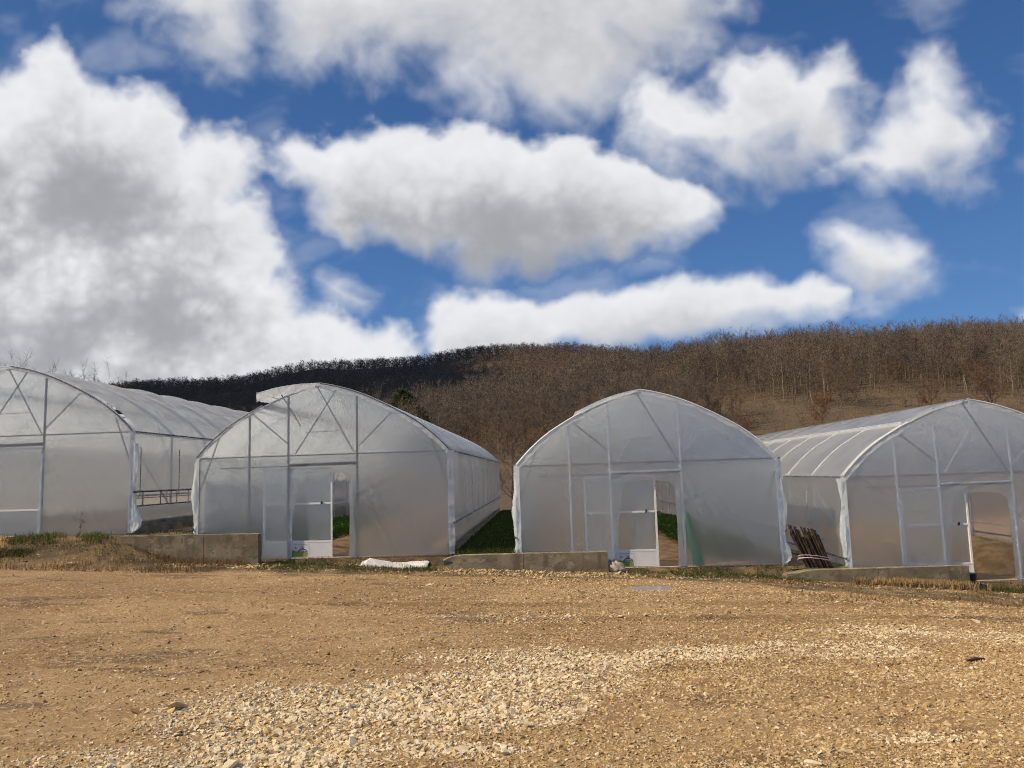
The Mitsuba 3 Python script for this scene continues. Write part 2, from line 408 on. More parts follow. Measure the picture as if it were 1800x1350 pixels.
# ------------------------------------------------------------------ greenhouses
ARCH = np.array([(0, 0), (.07, .09), (.2, .23), (.4, .43), (.8, .76), (1.3, 1.07), (1.65, 1.26), (2.2, 1.52), (2.75, 1.71), (3.24, 1.82)])
from scipy.interpolate import PchipInterpolator
_arch = PchipInterpolator(ARCH[:, 0], ARCH[:, 1])
RIDGE = 3.22


def roof_w(u):
    s = np.where(u < RIDGE, u * 3.24 / RIDGE, (W - u) * 3.24 / (W - RIDGE))
    return EAVE + _arch(np.clip(s, 0, 3.24))


def arch_u(n, a=0., b=W):
    """Stations along the arch, about even along its length."""
    u = np.linspace(a, b, 400)
    w = roof_w(u)
    s = np.concatenate([[0], np.cumsum(np.hypot(np.diff(u), np.diff(w)))])
    return np.interp(np.linspace(0, s[-1], n), s, u)


def sheet_from_polygon(poly, step, yfn, holes=True):
    """A crumpled upright sheet filling the polygon (u, w); yfn(u, w) -> its depth."""
    pts = []
    rings = [poly.exterior] + list(poly.interiors)
    for r in rings:
        n = max(8, int(r.length / (step * .8)))
        pts += [r.interpolate(q / n, normalized=True).coords[0] for q in range(n)]
        pts += list(r.coords[:-1])
    x0, y0, x1, y1 = poly.bounds
    gu, gw = np.meshgrid(np.arange(x0, x1, step), np.arange(y0, y1, step))
    g = np.stack([gu.ravel(), gw.ravel()], 1)
    import shapely
    ins = shapely.contains_xy(poly.buffer(-step * .35), g[:, 0], g[:, 1])
    p = np.unique(np.round(np.vstack([pts, g[ins]]), 4), axis=0)
    tri = Delaunay(p).simplices
    c = p[tri].mean(1)
    tri = tri[shapely.contains_xy(poly, c[:, 0], c[:, 1])]
    e1, e2 = p[tri[:, 1]] - p[tri[:, 0]], p[tri[:, 2]] - p[tri[:, 0]]
    ar = e1[:, 0] * e2[:, 1] - e1[:, 1] * e2[:, 0]
    tri = tri[np.abs(ar) > 1e-7]
    ar = ar[np.abs(ar) > 1e-7]
    tri[ar < 0] = tri[ar < 0][:, ::-1]
    return np.stack([p[:, 0], yfn(p[:, 0], p[:, 1]), p[:, 1]], 1), tri


def crumple(path, across, width, seed, n=5, amp=.03, material='m_film_dense', gather=1.0):
    """A bunched strip of film along a path; ACROSS(k) gives the direction over the strip."""
    p = np.asarray(path, float)
    d = np.concatenate([[0], np.cumsum(np.linalg.norm(np.diff(p, axis=0), axis=1))])
    m = max(6, int(d[-1] / .05))
    q = np.stack([np.interp(np.linspace(0, d[-1], m), d, p[:, k]) for k in range(3)], 1)
    ac = np.stack([np.interp(np.linspace(0, d[-1], m), d, np.asarray(across, float)[:, k]) for k in range(3)], 1)
    t = np.gradient(q, axis=0); t /= np.linalg.norm(t, axis=1, keepdims=True)
    nn = np.cross(t, ac); nn /= np.linalg.norm(nn, axis=1, keepdims=True) + 1e-9
    wv = width * (1 + 1.0 * nz(np.stack([np.linspace(0, d[-1], m)] * 2, 1), 2.2, seed, 3) * gather)
    s = np.linspace(0, 1, n)
    v = q[:, None] + ac[:, None] * (wv[:, None] * s)[:, :, None]
    flat = v.reshape(-1, 3)
    off = (nz(flat, 7, seed + 1, 3) * 2 * amp + nz(flat, 22, seed + 2, 2) * amp).reshape(m, n)
    off *= np.linspace(.35, 1, n)[None]
    v = v + nn[:, None] * off[:, :, None]
    i, j = np.meshgrid(np.arange(m - 1), np.arange(n - 1), indexing='ij')
    a = (i * n + j).ravel()
    return v.reshape(-1, 3), np.vstack([np.stack([a, a + n, a + n + 1], 1), np.stack([a, a + n + 1, a + 1], 1)])


A, B, Cc = 1.34, 2.36, 4.15
HEAD = 2.40
LAB = ['white plastic film tunnel greenhouse at left edge, highest up, with streaked roof', 'white film greenhouse with roof vent flap propped open and white tarp before it',
       'white film greenhouse right of the grass strip, with green net leaning beside its doorway', 'white film greenhouse at right edge, lowest, with brown soil in its open doorway']
VENT = [.25, .38, .07, .06]
HOOPS = 10
for gi in range(4):
    x0, zb = X0[gi], BASE[gi]
    FR = 'm_steel_mid' if gi < 2 else 'm_white'
    g = thing('greenhouse', LAB[gi], 'greenhouse', 'film greenhouses in a row behind the yard')
    O = np.array([x0, YF, zb])
    vis_left, vis_right = gi in (3,), gi in (0, 1)

    def put(name, mesh, bsdf, smooth=False, parent=None, **k):
        return obj(name, (mesh[0] + O, mesh[1]), bsdf, parent or g, smooth, **k)

    # --- steel: hoops, purlins, posts
    hv = np.linspace(0, L, HOOPS + 1)
    us = arch_u(41)
    for k, v in enumerate(hv):
        r = .028 if k in (0, HOOPS) else .024
        w = roof_w(us) - .035
        put('hoop', tube(np.stack([us, us * 0 + v, w], 1), r, 6), 'm_steel', True)
        for u in (.03, W - .03):
            put('post', tube([(u, v, -.25), (u, v, EAVE - .02)], .032, 7), FR if k == 0 else 'm_steel', True)
        if k < HOOPS:
            # truss: tie rail and crossing struts
            put('tie_rail', tube([(.05, v + .02, EAVE - .02), (W - .05, v + .02, EAVE + .0)], .016 if k else .02, 6), 'm_steel' if k else 'm_steel_mid', True)
            for si, (pa, pb) in enumerate((((RIDGE - .10, roof_w(RIDGE - .1) - .05), (Cc - .08, EAVE + .03)), ((RIDGE + .40, roof_w(RIDGE + .4) - .05), (B + .18, EAVE + .03)),
                           ((1.42, roof_w(1.42) - .05), (B - .02, EAVE + .3)), ((5.1, roof_w(5.1) - .05), (Cc + .04, EAVE + .18)), ((.55, roof_w(.55) - .03), (.06, EAVE - .85)), ((W - .55, roof_w(W - .55) - .03), (W - .06, EAVE - .85)))):
                put('strut', tube([(pa[0], v + .025, pa[1]), (pb[0], v + .025, pb[1])], .016, 6), 'm_steel' if k else FR if si in (1, 3, 5) else 'm_steel_mid', True)
            if k % 2 == 0:
                put('tie_rail', tube([(RIDGE - .42, v + .05, EAVE + .58), (RIDGE + .48, v + .05, EAVE + .60)], .012, 6), 'm_steel', True)
    for u in (RIDGE - 1.66, RIDGE, W - 1.7, .02, W - .02):
        put('purlin', tube([(u, 0, float(roof_w(u)) - .06), (u, L, float(roof_w(u)) - .06)], .018, 6), 'm_steel', True)
    for u in (.06, W - .06):
        put('side_rail', tube([(u, .0, .98), (u, L, .98)], .018, 6), 'm_steel', True)
        put('plinth', box(u - .09 if u < 1 else u - .05, u + .05 if u < 1 else u + .09, -.02, L, -.4, .32), 'm_concrete')
    for s in (0, W):
        sgn = 1 if s == 0 else -1
        put('brace', tube([(s + sgn * .05, .08, EAVE - .35), (s + sgn * .05, hv[1], .95 - .3)], .017, 6), 'm_steel', True)
        put('brace', tube([(s + sgn * .05, .08, .9), (s + sgn * .05, hv[1], EAVE - .3)], .013, 6), 'm_steel', True)

    # --- gable frame
    for u in (A, B, Cc):
        for v in ((.02, L - .02) if u != A else (.02,)):
            put('post', tube([(u, v, -.2), (u, v, float(roof_w(u)) - .06)], .03, 8), FR, True)
    put('header', tube([(B, .0, HEAD), (Cc, .0, HEAD + .02)], .026, 8), 'm_white' if gi > 1 else 'm_steel_dark', True)
    put('door_track', tube([(.55, .05, HEAD - .04), (Cc, .05, HEAD - .02)], .018, 6), 'm_steel_mid', True)
    put('bottom_rail', tube([(B, -.02, .03), (Cc, -.02, .03)], .022, 6), 'm_bag', True)

    # --- roof film, sagging between the hoops
    vent_u = RIDGE - 1.62
    puff = [.07, .06, .05, .03][gi]

    def roof_sheet(ua, ub, n, lift=0.):
        uu = arch_u(n, ua, ub)

        def fn(s, t):
            u = np.interp(s, np.linspace(0, 1, n), uu)
            v = t * (L + .1) - .05
            ph = (np.clip(v, 0, L) / (L / HOOPS)) % 1
            q = np.stack([u, v], -1)
            edge = np.clip(np.minimum(u - ua, ub - u) / .35, 0, 1)
            sag = puff * np.sin(np.pi * ph) ** 2 * (.6 + 1.6 * (mfbm(q * .7 + gi * 9, 3, 2))) * edge
            wr = .03 * nz(np.stack([u * 1.2, v * 3.2], -1), 1.3, gi, 3) * edge
            if gi == 0:
                pw = (np.clip(v, 0, L) / (L / HOOPS) + .16 * (u - RIDGE)) % 1
                wr = wr + .085 * np.exp(-((pw - .5) / .14) ** 2) * np.clip((u - ua) / 1.3, 0, 1) * edge * (.6 + .8 * mfbm(q * .5, 2, 77))
            e = .01
            nu, nw = -(roof_w(u + e) - roof_w(u - e)), np.full_like(u, 2 * e)
            ln = np.hypot(nu, nw)
            off = .012 + (sag * (np.clip((u - ua) / 1.6, 0, 1) if gi == 0 else -.75) + wr) * (1 if True else 0)
            return np.stack([u + nu / ln * off, v, roof_w(u) + nw / ln * off], 1)
        return grid(n, HOOPS * (16 if gi == 0 else 9) + 1, fn)
    put('roof_film', roof_sheet(-.03, vent_u, 16), 'm_film_roof', True)
    put('roof_film', roof_sheet(RIDGE, W + .03, 28), 'm_film_roof', True)

    # --- ridge vent: a long flap hinged at the ridge
    lift = VENT[gi]
    n = 14
    fu = np.linspace(RIDGE, vent_u - .05, n)
    fw = roof_w(np.maximum(fu, 0)) + .035 + lift * ((RIDGE - fu) / 1.62) ** 1.1

    def flap(s, t):
        u, w = np.interp(s, np.linspace(0, 1, n), fu), np.interp(s, np.linspace(0, 1, n), fw)
        v = t * (L + .12) - .06
        ph = (np.clip(v, 0, L) / (L / HOOPS)) % 1
        return np.stack([u, v, w - .03 * np.sin(np.pi * ph) ** 2 * np.sin(np.pi * s) + .02 * nz(np.stack([u, v], -1), 2, 4 + gi)], 1)
    vent = put('vent', grid(n, 81, flap), 'm_film_roof', True, label='ridge vent flap propped open' if gi == 1 else None)

    def lip(s, t):
        v = t * (L + .12) - .06
        return np.stack([fu[-1] - .02 * np.sin(s * 3) + .02 * nz(np.stack([s, v], -1), 5, 1), v, fw[-1] + .01 - s * (.20 if gi == 1 else .11) * (1 + .8 * nz(np.stack([v, s], -1), 2.5, gi))], 1)
    put('lip', grid(5, 140, lip), 'm_film_dense', True, parent=vent)
    for v in hv:
        put('rib', tube(np.stack([fu, fu * 0 + v, fw - .02], 1), .014, 6), 'm_steel', True, parent=vent)
    put('edge_tube', tube([(fu[-1], -.05, fw[-1]), (fu[-1], L + .05, fw[-1])], .018, 6), 'm_steel', True, parent=vent)
    # film hanging from the front rib of the flap
    fr = np.stack([fu, fu * 0 - .05, fw - .0], 1)[1:]
    put('fringe', crumple(fr, np.stack([fu[1:] * 0, fu[1:] * 0 - .12, fu[1:] * 0 - 1], 1), .10 + .12 * (lift > .2), 40 + gi, 5, .035), 'm_film_dense', True, parent=vent)
    if lift > .2:
        put('stay', tube([(RIDGE - 1.15, .05, float(roof_w(RIDGE - 1.15)) + lift * .68), (RIDGE - .55, .05, EAVE + .75)], .016, 6), 'm_steel_dark', True, parent=vent)

    # straps that hold the roof film down over each hoop
    for k, v in enumerate(hv):
        for ua, ub in ((-.03, vent_u), (RIDGE, W + .03)):
            uu = arch_u(16, ua, ub)
            e = .01
            nu, nw = -(roof_w(uu + e) - roof_w(uu - e)), np.full_like(uu, 2 * e)
            ln = np.hypot(nu, nw)
            c = np.stack([uu + nu / ln * .022, uu * 0 + v, roof_w(uu) + nw / ln * .022], 1)
            put('strap', tube(c, .016, 5), 'm_white' if gi == 3 else 'm_film_dense', True)

    # --- gable film with its door opening
    uu = arch_u(90)
    outline = [(-.01, .0)] + [(float(u), float(w) - .01) for u, w in zip(uu, roof_w(uu))] + [(W + .01, .0)]
    low = .03
    hole = [(B + .05 + .02 * gi, low - .2), (B + .14, 1.0), (B + .30, 2.05), (B + .42, 2.15), (3.3, 2.18), (3.80, 2.14), (3.95, 2.0), (3.97, 1.1), (Cc - .20, low - .2)]
    if gi == 0:
        hole = [(B + .1, low - .2), (B + .1, 2.15), (3.3, 2.2), (Cc - .06, 2.22), (Cc - .05, low - .2)]
    outline = [(u, max(w, low)) for u, w in outline]
    poly = sg.Polygon(outline).difference(sg.Polygon(hole)).buffer(0)

    def gable_y(u, w, gi=gi):
        q = np.stack([u, w], -1)
        y = -.045 + .034 * nz(q, .9, 30 + gi, 3) + .022 * nz(np.stack([u * 2.5 + w, w * .7], -1), 1.3, 33 + gi, 3) + .015 * nz(np.stack([u * 1.4, w * 4.5], -1), 1.6, 31 + gi, 3)
        # creases that run slantwise from the corners of the opening and the foot
        for cu, cw, ang, ln, am in ((Cc + .05, 2.3, -1.15, .9, .02), (Cc + .05, 1.6, .45, .8, .016), (Cc + .05, 1.5, -.7, .8, .013), (B + .1, 2.3, .3, 1.1, .018), (W - .5, .1, 2.2, 1.6, .016), (W - 1.4, .1, 2.0, 1.3, .012), (.3, EAVE, -.6, 1.4, .012), (W - .2, EAVE, 2.4, 1.6, .014)):
            du, dw = u - cu, w - cw
            al, pe = du * math.cos(ang) + dw * math.sin(ang), -du * math.sin(ang) + dw * math.cos(ang)
            y = y - 1.5 * am * np.exp(-(al / ln) ** 2) * np.sin(pe * 26 + 3 * nz(q, 1.5, 5)) * np.exp(-(pe / (.10 + .22 * np.clip(al, 0, 2))) ** 2) * (al > -.1)
        hold = np.minimum(np.abs(u - A), np.minimum(np.abs(u - B), np.abs(u - Cc)))
        return y - .012 * np.exp(-(hold / .05) ** 2)
    put('gable_film', sheet_from_polygon(poly, .075, gable_y), 'm_film', True)
    # the loose edges of the film round the opening
    hp = np.array(hole)
    e3 = np.stack([hp[:, 0], hp[:, 0] * 0 - .05, np.maximum(hp[:, 1], .03)], 1)
    put('film_edge', crumple(e3[:3], np.array([(-1, -.2, 0.)] * 3), .09, 60 + gi, 5, .03), 'm_film_pane', True)
    put('film_edge', crumple(e3[-3:], np.array([(1, -.2, 0.)] * 3), .13, 70 + gi, 5, .035), 'm_film_pane', True)
    # back gable
    pb = sg.Polygon(outline)
    put('gable_film', sheet_from_polygon(pb, .25, lambda u, w: L + .04 + .03 * nz(np.stack([u, w], -1), 1, 8)), 'm_film', True)
    # crumpled film along the front arch and down the corner posts
    for ua, ub, wd in ((0, vent_u + .1, .08 if gi < 2 else .12), (RIDGE, W, .08 if gi < 1 else .11)):
        uu = arch_u(30, ua, ub)
        e = .01
        nu, nw = (roof_w(uu + e) - roof_w(uu - e)), np.full_like(uu, -2 * e)
        ln = np.hypot(nu, nw)
        put('film_edge', crumple(np.stack([uu, uu * 0 - .06, roof_w(uu) + .01], 1), np.stack([nu / ln, uu * 0 - .1, nw / ln], 1), wd, 80 + gi, 6, .03), 'm_film_dense', True)
        # clamping bar over the arch
        put('clamp_bar', tube(np.stack([uu, uu * 0 - .07, roof_w(uu) + .012], 1), .017, 6), 'm_white' if gi > 1 else 'm_steel_dark', True)
    for u, sg_ in ((0., -1), (W, 1)):
        dn = np.linspace(EAVE, .05 if not (gi == 2 and sg_ == 1) else .02, 14)
        bul = .06 * np.sin(dn * 3 + gi)
        pth = np.stack([u + dn * 0 - sg_ * .06 + .0, dn * 0 - .07, dn], 1)
        put('film_edge', crumple(pth, np.stack([dn * 0 + sg_, dn * 0 + .25, dn * 0], 1), .15, 90 + gi * 3 + int(sg_), 6, .045), 'm_film_dense', True)
        if (gi, sg_) in ((0, 1), (2, 1), (1, -1), (3, -1), (2, -1)):
            w = np.linspace(2.35 if gi != 3 else 2.6, .04, 30)
            th = np.linspace(0, 1, 9)
            rad = .075 + .03 * np.sin(w * 4 + gi) + (.07 * np.exp(-((w - .32) / .25) ** 2) if gi in (0, 2) else 0)
            rad = rad * np.clip(w / .15, .25, 1)

            def hang(s, t):
                ww = np.interp(s, np.linspace(0, 1, 30), w)
                rr = np.interp(s, np.linspace(0, 1, 30), rad)
                an = (t - .5) * 2.6
                x = u + sg_ * (rr * np.cos(an) * (1 + .35 * np.sin(t * 24 + 5 * nz(np.stack([ww, ww], -1), 2, gi))) + .02) + .06 * nz(np.stack([ww, t * 2], -1), 4, gi) + .04 * nz(np.stack([ww * 2, t * 3], -1), 9, gi)
                yv = rr * np.sin(an) + .04 * nz(np.stack([ww, t * 3], -1), 5, 7 + gi)
                return np.stack([x, yv, ww], 1)
            put('loose_film', grid(60, 25, hang), 'm_film_dense', True)

    # --- side walls: roll-up film above, apron below
    for s, sgn in ((0., -1), (W, 1)):
        lo = {0: 1.10 if s else .86, 1: .84, 2: .86, 3: .66}[gi]

        def side(s_, t, wa, wb, amp, seed):
            v = t * L
            w = wa + (wb - wa) * s_
            ph = (v / (L / HOOPS)) % 1
            q = np.stack([v, w], -1)
            o = amp * np.sin(np.pi * ph) * (.5 - mfbm(np.stack([v * .6, w * .5], -1) + 7, 3, seed)) * 2 + .03 * nz(np.stack([v * 4, w * .8], -1), 1, seed, 3) + .012 * nz(np.stack([v * 11, w], -1), 1, seed + 1)
            return np.stack([s + sgn * (.045 + o), v, w], 1)
        put('side_film', grid(14, 150, lambda a, t: side(a, t, EAVE + .02, lo, .07, 3 + gi)), 'm_film', True)
        put('apron', grid(7, 150, lambda a, t: side(a, t, .72 if (gi == 0 and s) else lo + .02, .22, .04, 6 + gi)), 'm_film', True)
        put('roll_tube', tube([(s + sgn * .085, -.08, lo - .01), (s + sgn * .085, L, lo - .01)], .026, 7), 'm_steel_dark', True)
        put('eave_rail', tube([(s + sgn * .05, -.03, EAVE + .0), (s + sgn * .05, L, EAVE + .0)], .022, 6), 'm_steel_dark', True)
        if gi == 0 and s:
            put('side_rail', tube([(s + .07, 0, .72), (s + .07, L, .72)], .022, 6), 'm_steel_dark', True)
            put('side_rail', tube([(s + .03, 0, .92), (s + .03, L, .92)], .012, 6), 'm_steel_dark', True)
            for v in np.arange(.5, L, .95):
                put('bar', tube([(s + .03, v, .72), (s + .03, v, 1.1)], .012, 6), 'm_steel_dark', True)
        if s and gi in (0, 1) or (not s and gi == 3):
            for v in hv[1:-1] if gi != 0 else hv[:-1]:
                put('guide', tube([(s + sgn * .13, v + .1, EAVE - .40), (s + sgn * .16, v + .1, EAVE - .45), (s + sgn * .16, v + .1, lo - .10), (s + sgn * .10, v + .1, lo - .16)], .010, 5), 'm_steel_dark' if gi == 0 else 'm_steel', True)

    # --- sliding door leaves
    top = HEAD - .10
    leaves = [(1.70, B + .05, 0), (B + .03, 3.47, 1)] if gi else [(B + .05, 4.1, 1)]
    if gi == 3:
        leaves = [(1.45, B + .05, 0), (B + .03, 3.02, 1)]
    for la, lb, right in leaves:
        dk = thing_key = numbered(g + '__door')
        yv = .08 if right else .11
        lowr, midr = .44, 1.40
        if gi == 0:
            lowr, midr = .70, 3.0
        for a, b in (((la, .03), (la, top)), ((lb, .03), (lb, top)), ((la, top), (lb, top)), ((la, midr), (lb, midr)), ((la, lowr), (lb, lowr))):
            if midr > 2.5 and a[1] == midr:
                continue
            hs = .021
            m = box(a[0] - hs, b[0] + hs, yv - hs, yv + hs, a[1] - (hs if a[1] == b[1] else 0), b[1] + hs)
            if a[1] == b[1]:
                m = box(la + hs, lb - hs, yv - hs + .002, yv + hs - .002, a[1] - hs, a[1] + hs)
            put('frame', m, 'm_white', parent=dk)
        pts = sg.box(la + .02, lowr, lb - .02, top)
        put('pane', sheet_from_polygon(pts, .09, lambda u, w: yv + .028 + .02 * nz(np.stack([u * 2, w], -1), 1.6, int(la * 9) + gi, 3)), 'm_film_pane', True, parent=dk)
        if not (gi == 3 and right):
            put('panel', box(la + .022, lb - .022, yv - .012, yv + .012, .05, lowr - .022), 'm_panel' if gi else 'm_film_pane', parent=dk)
        else:
            put('panel', box(la + .022, lb - .022, yv - .012, yv + .012, .20, lowr - .022), 'm_panel', parent=dk)
        if right and gi:
            put('handle', box(lb - .27, lb - .23, yv - .055, yv - .02, midr - .03, midr + .05), 'm_bucket', parent=dk)
            sheet = sg.box(la + .02, .5, la + .62, 2.1)
            put('inner_film', sheet_from_polygon(sg.Polygon([(la + .35, 2.1), (lb - .05, 2.12), (lb - .1, .48), (la + .45, .47)]), .1, lambda u, w: yv + .09 + .05 * nz(np.stack([u * 4, w * .7], -1), 1.3, gi + 2, 3)), 'm_film_pane', True, parent=dk)
        if right and gi in (1, 2):
            # printed banner fixed to the lower panel
            bx, bw, bz, bh = la + .06, .44, .055, .345
            yb = yv - .017
            t = put('banner', box(bx, bx + bw, yb, yb + .003, bz, bz + bh), 'm_banner' if 'm_banner' in scene else mat('m_banner', pr((.70, .71, .72), .4)), parent=dk, label='printed banner with knot emblem over a green band')
            if 'm_print_green' not in scene:
                mat('m_print_green', pr((.24, .33, .03), .4)); mat('m_print_dark', pr((.03, .045, .07), .4)); mat('m_print_red', pr((.55, .16, .06), .4)); mat('m_print_blue', pr((.22, .25, .50), .4)); mat('m_print_gold', pr((.62, .38, .12), .4)); mat('m_print_grey', pr((.34, .38, .38), .4))
            def flat(poly, lift, m):
                e = trimesh.creation.extrude_polygon(poly, .0015, engine='earcut')
                v = np.array(e.vertices)
                put('print', (np.stack([bx + v[:, 0], yb - lift - v[:, 2], bz + v[:, 1]], 1), np.array(e.faces)), m, parent=t)
            xx = np.linspace(0, .40, 16)
            flat(sg.Polygon([(0, .01)] + [(.40, .01)] + [(x, .10 + .09 * (1 - x / .40) ** 2.2) for x in xx[::-1]]), .002, 'm_print_green')
            cx = .27
            for sx in (-1, 1):
                arc = sg.LineString([(cx + sx * .112 * (1 - math.cos(q)) / 2 * 1.0, .125 + .075 * (1 - (q / math.pi)) ** .8 + .02 * math.sin(q)) for q in np.linspace(0, math.pi, 14)]).buffer(.011)
                flat(arc, .004, 'm_print_dark')
                flat(sg.LineString([(cx + sx * .05 + .035 * math.cos(q), .128 + .022 * math.sin(q)) for q in np.linspace(0, 2 * math.pi, 18)]).buffer(.007), .0045, 'm_print_dark')
            flat(sg.Polygon([(cx - .028, .205), (cx + .028, .205), (cx + .022, .24), (cx - .022, .24)]), .004, 'm_print_red')
            flat(sg.Polygon([(cx - .045, .24), (cx + .045, .24), (cx + .05, .262), (cx - .05, .262)]), .004, 'm_print_gold')
            flat(sg.Point(.10, .235).buffer(.024), .004, 'm_print_blue')
            for q in range(11):
                flat(sg.box(.05 + q * .032, .305, .05 + q * .032 + .02, .322), .004, 'm_print_grey')

# ------------------------------------------------------------------ things in the yard
# white tarp lying in front of the second greenhouse
def tarp_mesh():
    def fn(s, t):
        x = -4.62 + 1.72 * s
        prof = np.interp(s, [0, .06, .13, .25, .45, .7, .85, .97, 1], [.01, .06, .16, .11, .05, .05, .09, .11, .09])
        ang = t * np.pi
        y = 19.30 - .20 * np.cos(ang) - .03 * s
        z = prof * np.sin(ang) ** .6
        p = np.stack([x, y, z], 1)
        z = z + .09 * nz(np.stack([x * 1.5, t * 2], -1), 3, 2) * np.sin(ang) + .07 * nz(np.stack([x * 1.1, t * 2.5], -1), 7, 3) * np.sin(ang)
        return np.stack([x + .05 * nz(p, 4, 5), y + .05 * nz(p, 5, 6), z + gnd(x, y) - .005], 1)
    return grid(70, 22, fn)


obj('tarp', tarp_mesh(), 'm_tarp', smooth=True, label='white folded plastic tarp lying on the grass before the second greenhouse', cat='tarp')

# bundle of stakes tied with twine
t = thing('stake_bundle', 'bundle of dark wooden stakes tied with pink twine, leaning behind the low wall', 'bundle of stakes')
r_ = np.random.default_rng(5)
for k in range(64):
    q = r_.random()
    bx, by = 6.40 + .60 * r_.random() , 19.42 + .22 * r_.random()
    h = .80 + .28 * r_.random() - .18 * (bx - 6.4)
    lean = -.30 - .10 * r_.random() + .06 * (bx - 6.6)
    p0 = np.array([bx, by, GAPTOP[2] - .03]); p1 = p0 + [lean * h, .18 * h, h]
    mid = (p0 + p1) / 2 + [r_.normal() * .012, 0, 0]
    obj('stake', tube([p0, mid, p1], [.021 + .006 * q, .019 + .005 * q, .015 + .004 * q], 6), 'm_stake', t, smooth=40)
for k, zz in enumerate((.16, .24, .20)):
    ang = np.linspace(0, 2 * np.pi, 28)
    cx, cy = 6.42 + .36 - .06 - .10 + .02 * k, 19.52
    obj('twine', tube(np.stack([cx + .40 * np.cos(ang) - .05, cy + .22 * np.sin(ang), GAPTOP[2] + zz + .06 * np.cos(ang * 1 + 2.6 + k * .4) - .06 * np.sin(ang)], 1), .007, 5), 'm_rope', t, smooth=True)

# green net leaning inside the third greenhouse
def net(s, t):
    x = X0[2] + Cc + .06 + s * (.07 + .22 * (1 - t)) + .12 * (1 - t)
    z = BASE[2] + .03 + 1.32 * t
    return np.stack([x, YF + .06 + .07 * np.sin(s * 9 + t * 2) + .05 * nz(np.stack([x, z], -1), 4, 3), z], 1)


obj('shade_net', grid(16, 20, net), 'm_net', smooth=True, label='green shade net leaning inside the third greenhouse beside its door', cat='net')

# sack at the right end of the middle wall
def sack():
    m = trimesh.creation.icosphere(subdivisions=4)
    v = np.array(m.vertices)
    fold = .09 * np.sin(9 * (v[:, 0] + v[:, 2]) + 4 * nz(v, 1.5, 3)) + .25 * nz(v, 1.6, 1)
    v = v * (1 + fold)[:, None] * [.24, .16, .17]
    v[:, 2] += .06 * v[:, 0] / .24 * -1
    return v + [1.70, 19.20, float(gnd(1.7, 19.2)) + .12], m.faces


obj('sack', sack(), 'm_bag', smooth=True, label='rumpled grey sack at the right end of the middle concrete wall', cat='sack')
# black bucket beside the right wall
m = trimesh.creation.revolve(np.array([(0, 0), (.13, 0), (.16, .30), (.172, .30), (.172, .315), (.15, .315), (.122, .02), (0, .02)]), sections=28)
obj('bucket', (np.array(m.vertices) + [10.16, 19.35, -.95], m.faces), 'm_bucket', smooth=40, label='small black bucket beside the right end of the low wall', cat='bucket')


# puddle
def disc(cx, cy, rx, ry, seed):
    an = np.linspace(0, 2 * np.pi, 60, endpoint=False)
    r = 1 + .5 * nz(np.stack([np.cos(an) * 1.5, np.sin(an) * 1.5], -1), 1.2, seed)
    x, y = cx + rx * r * np.cos(an), cy + ry * r * np.sin(an)
    z = float(gnd(cx, cy)) + .020
    v = np.vstack([np.stack([x, y, x * 0 + z], 1), [[cx, cy, z]]])
    k = np.arange(60)
    return v, np.stack([k, (k + 1) % 60, k * 0 + 60], 1)


obj('puddle', disc(1.95, 15.6, .60, .34, 4), 'm_water', label='small grey puddle in the dirt yard before the third greenhouse', kind='structure')


# ------------------------------------------------------------------ gravel
def stone_variants(n, seed, flat, nv=9):
    out, r = [], np.random.default_rng(seed)
    for _ in range(n):
        p = r.normal(size=(nv, 3)); p /= np.linalg.norm(p, axis=1, keepdims=True)
        p *= [1, .55 + .35 * r.random(), flat * (.7 + .5 * r.random())]
        h = trimesh.convex.convex_hull(p)
        out.append((np.array(h.vertices), np.array(h.faces)))
    return out


def scatter(variants, x, y, size, rg, sink=.34, zfn=gnd, tilt=.34):
    z = zfn(x, y)
    vs, fs, n = [], [], 0
    which = rg.integers(0, len(variants), len(x))
    for k, (v, f) in enumerate(variants):
        idx = np.nonzero(which == k)[0]
        if not len(idx):
            continue
        a = rg.random(len(idx)) * 2 * np.pi
        tx, ty = rg.normal(size=(2, len(idx))) * tilt
        c, s = np.cos(a), np.sin(a)
        R = np.zeros((len(idx), 3, 3))
        R[:, 0, 0], R[:, 0, 1], R[:, 1, 0], R[:, 1, 1], R[:, 2, 2] = c, -s, s, c, 1
        R[:, 2, 0], R[:, 2, 1] = tx, ty
        R[:, 0, 2], R[:, 1, 2] = -tx * c + ty * s, -tx * s - ty * c
        p = np.einsum('kij,nj->kni', R, v) * size[idx][:, None, None]
        hz = np.abs(v[:, 2]).max()
        p += np.stack([x[idx], y[idx], z[idx] + size[idx] * hz * (1 - 2 * sink)], 1)[:, None]
        vs.append(p.reshape(-1, 3))
        fs.append((f[None] + (np.arange(len(idx)) * len(v))[:, None, None]).reshape(-1, 3) + n)
        n += len(idx) * len(v)
    return np.vstack(vs), np.vstack(fs)


PATCH = [(-1.15, 6.5, 1.35, .85, 1.1), (-1.8, 5.3, .75, .6, 1.1), (-.75, 5.35, .55, .18, 1.), (-.1, 8.5, 1.4, .7, .8), (-.35, 7.4, 1.1, .7, .8), (1.6, 8.9, .8, .5, 1.1), (3.2, 9.0, 1.1, .7, .6), (4.6, 10.2, 2.0, .9, .36), (6.4, 9.8, 2.0, 1.0, .36), (4.8, 7.0, 1.4, 1.2, .25), (2.6, 5.7, .8, .5, .25), (-2.3, 6.4, 1.0, .9, .6), (-2.8, 5.0, 1.2, .6, .45), (-4.8, 6.5, 1.4, 1.4, .15), (-.6, 11.3, 2.4, .8, .28), (7.0, 7.5, 1.8, 1.6, .2)]


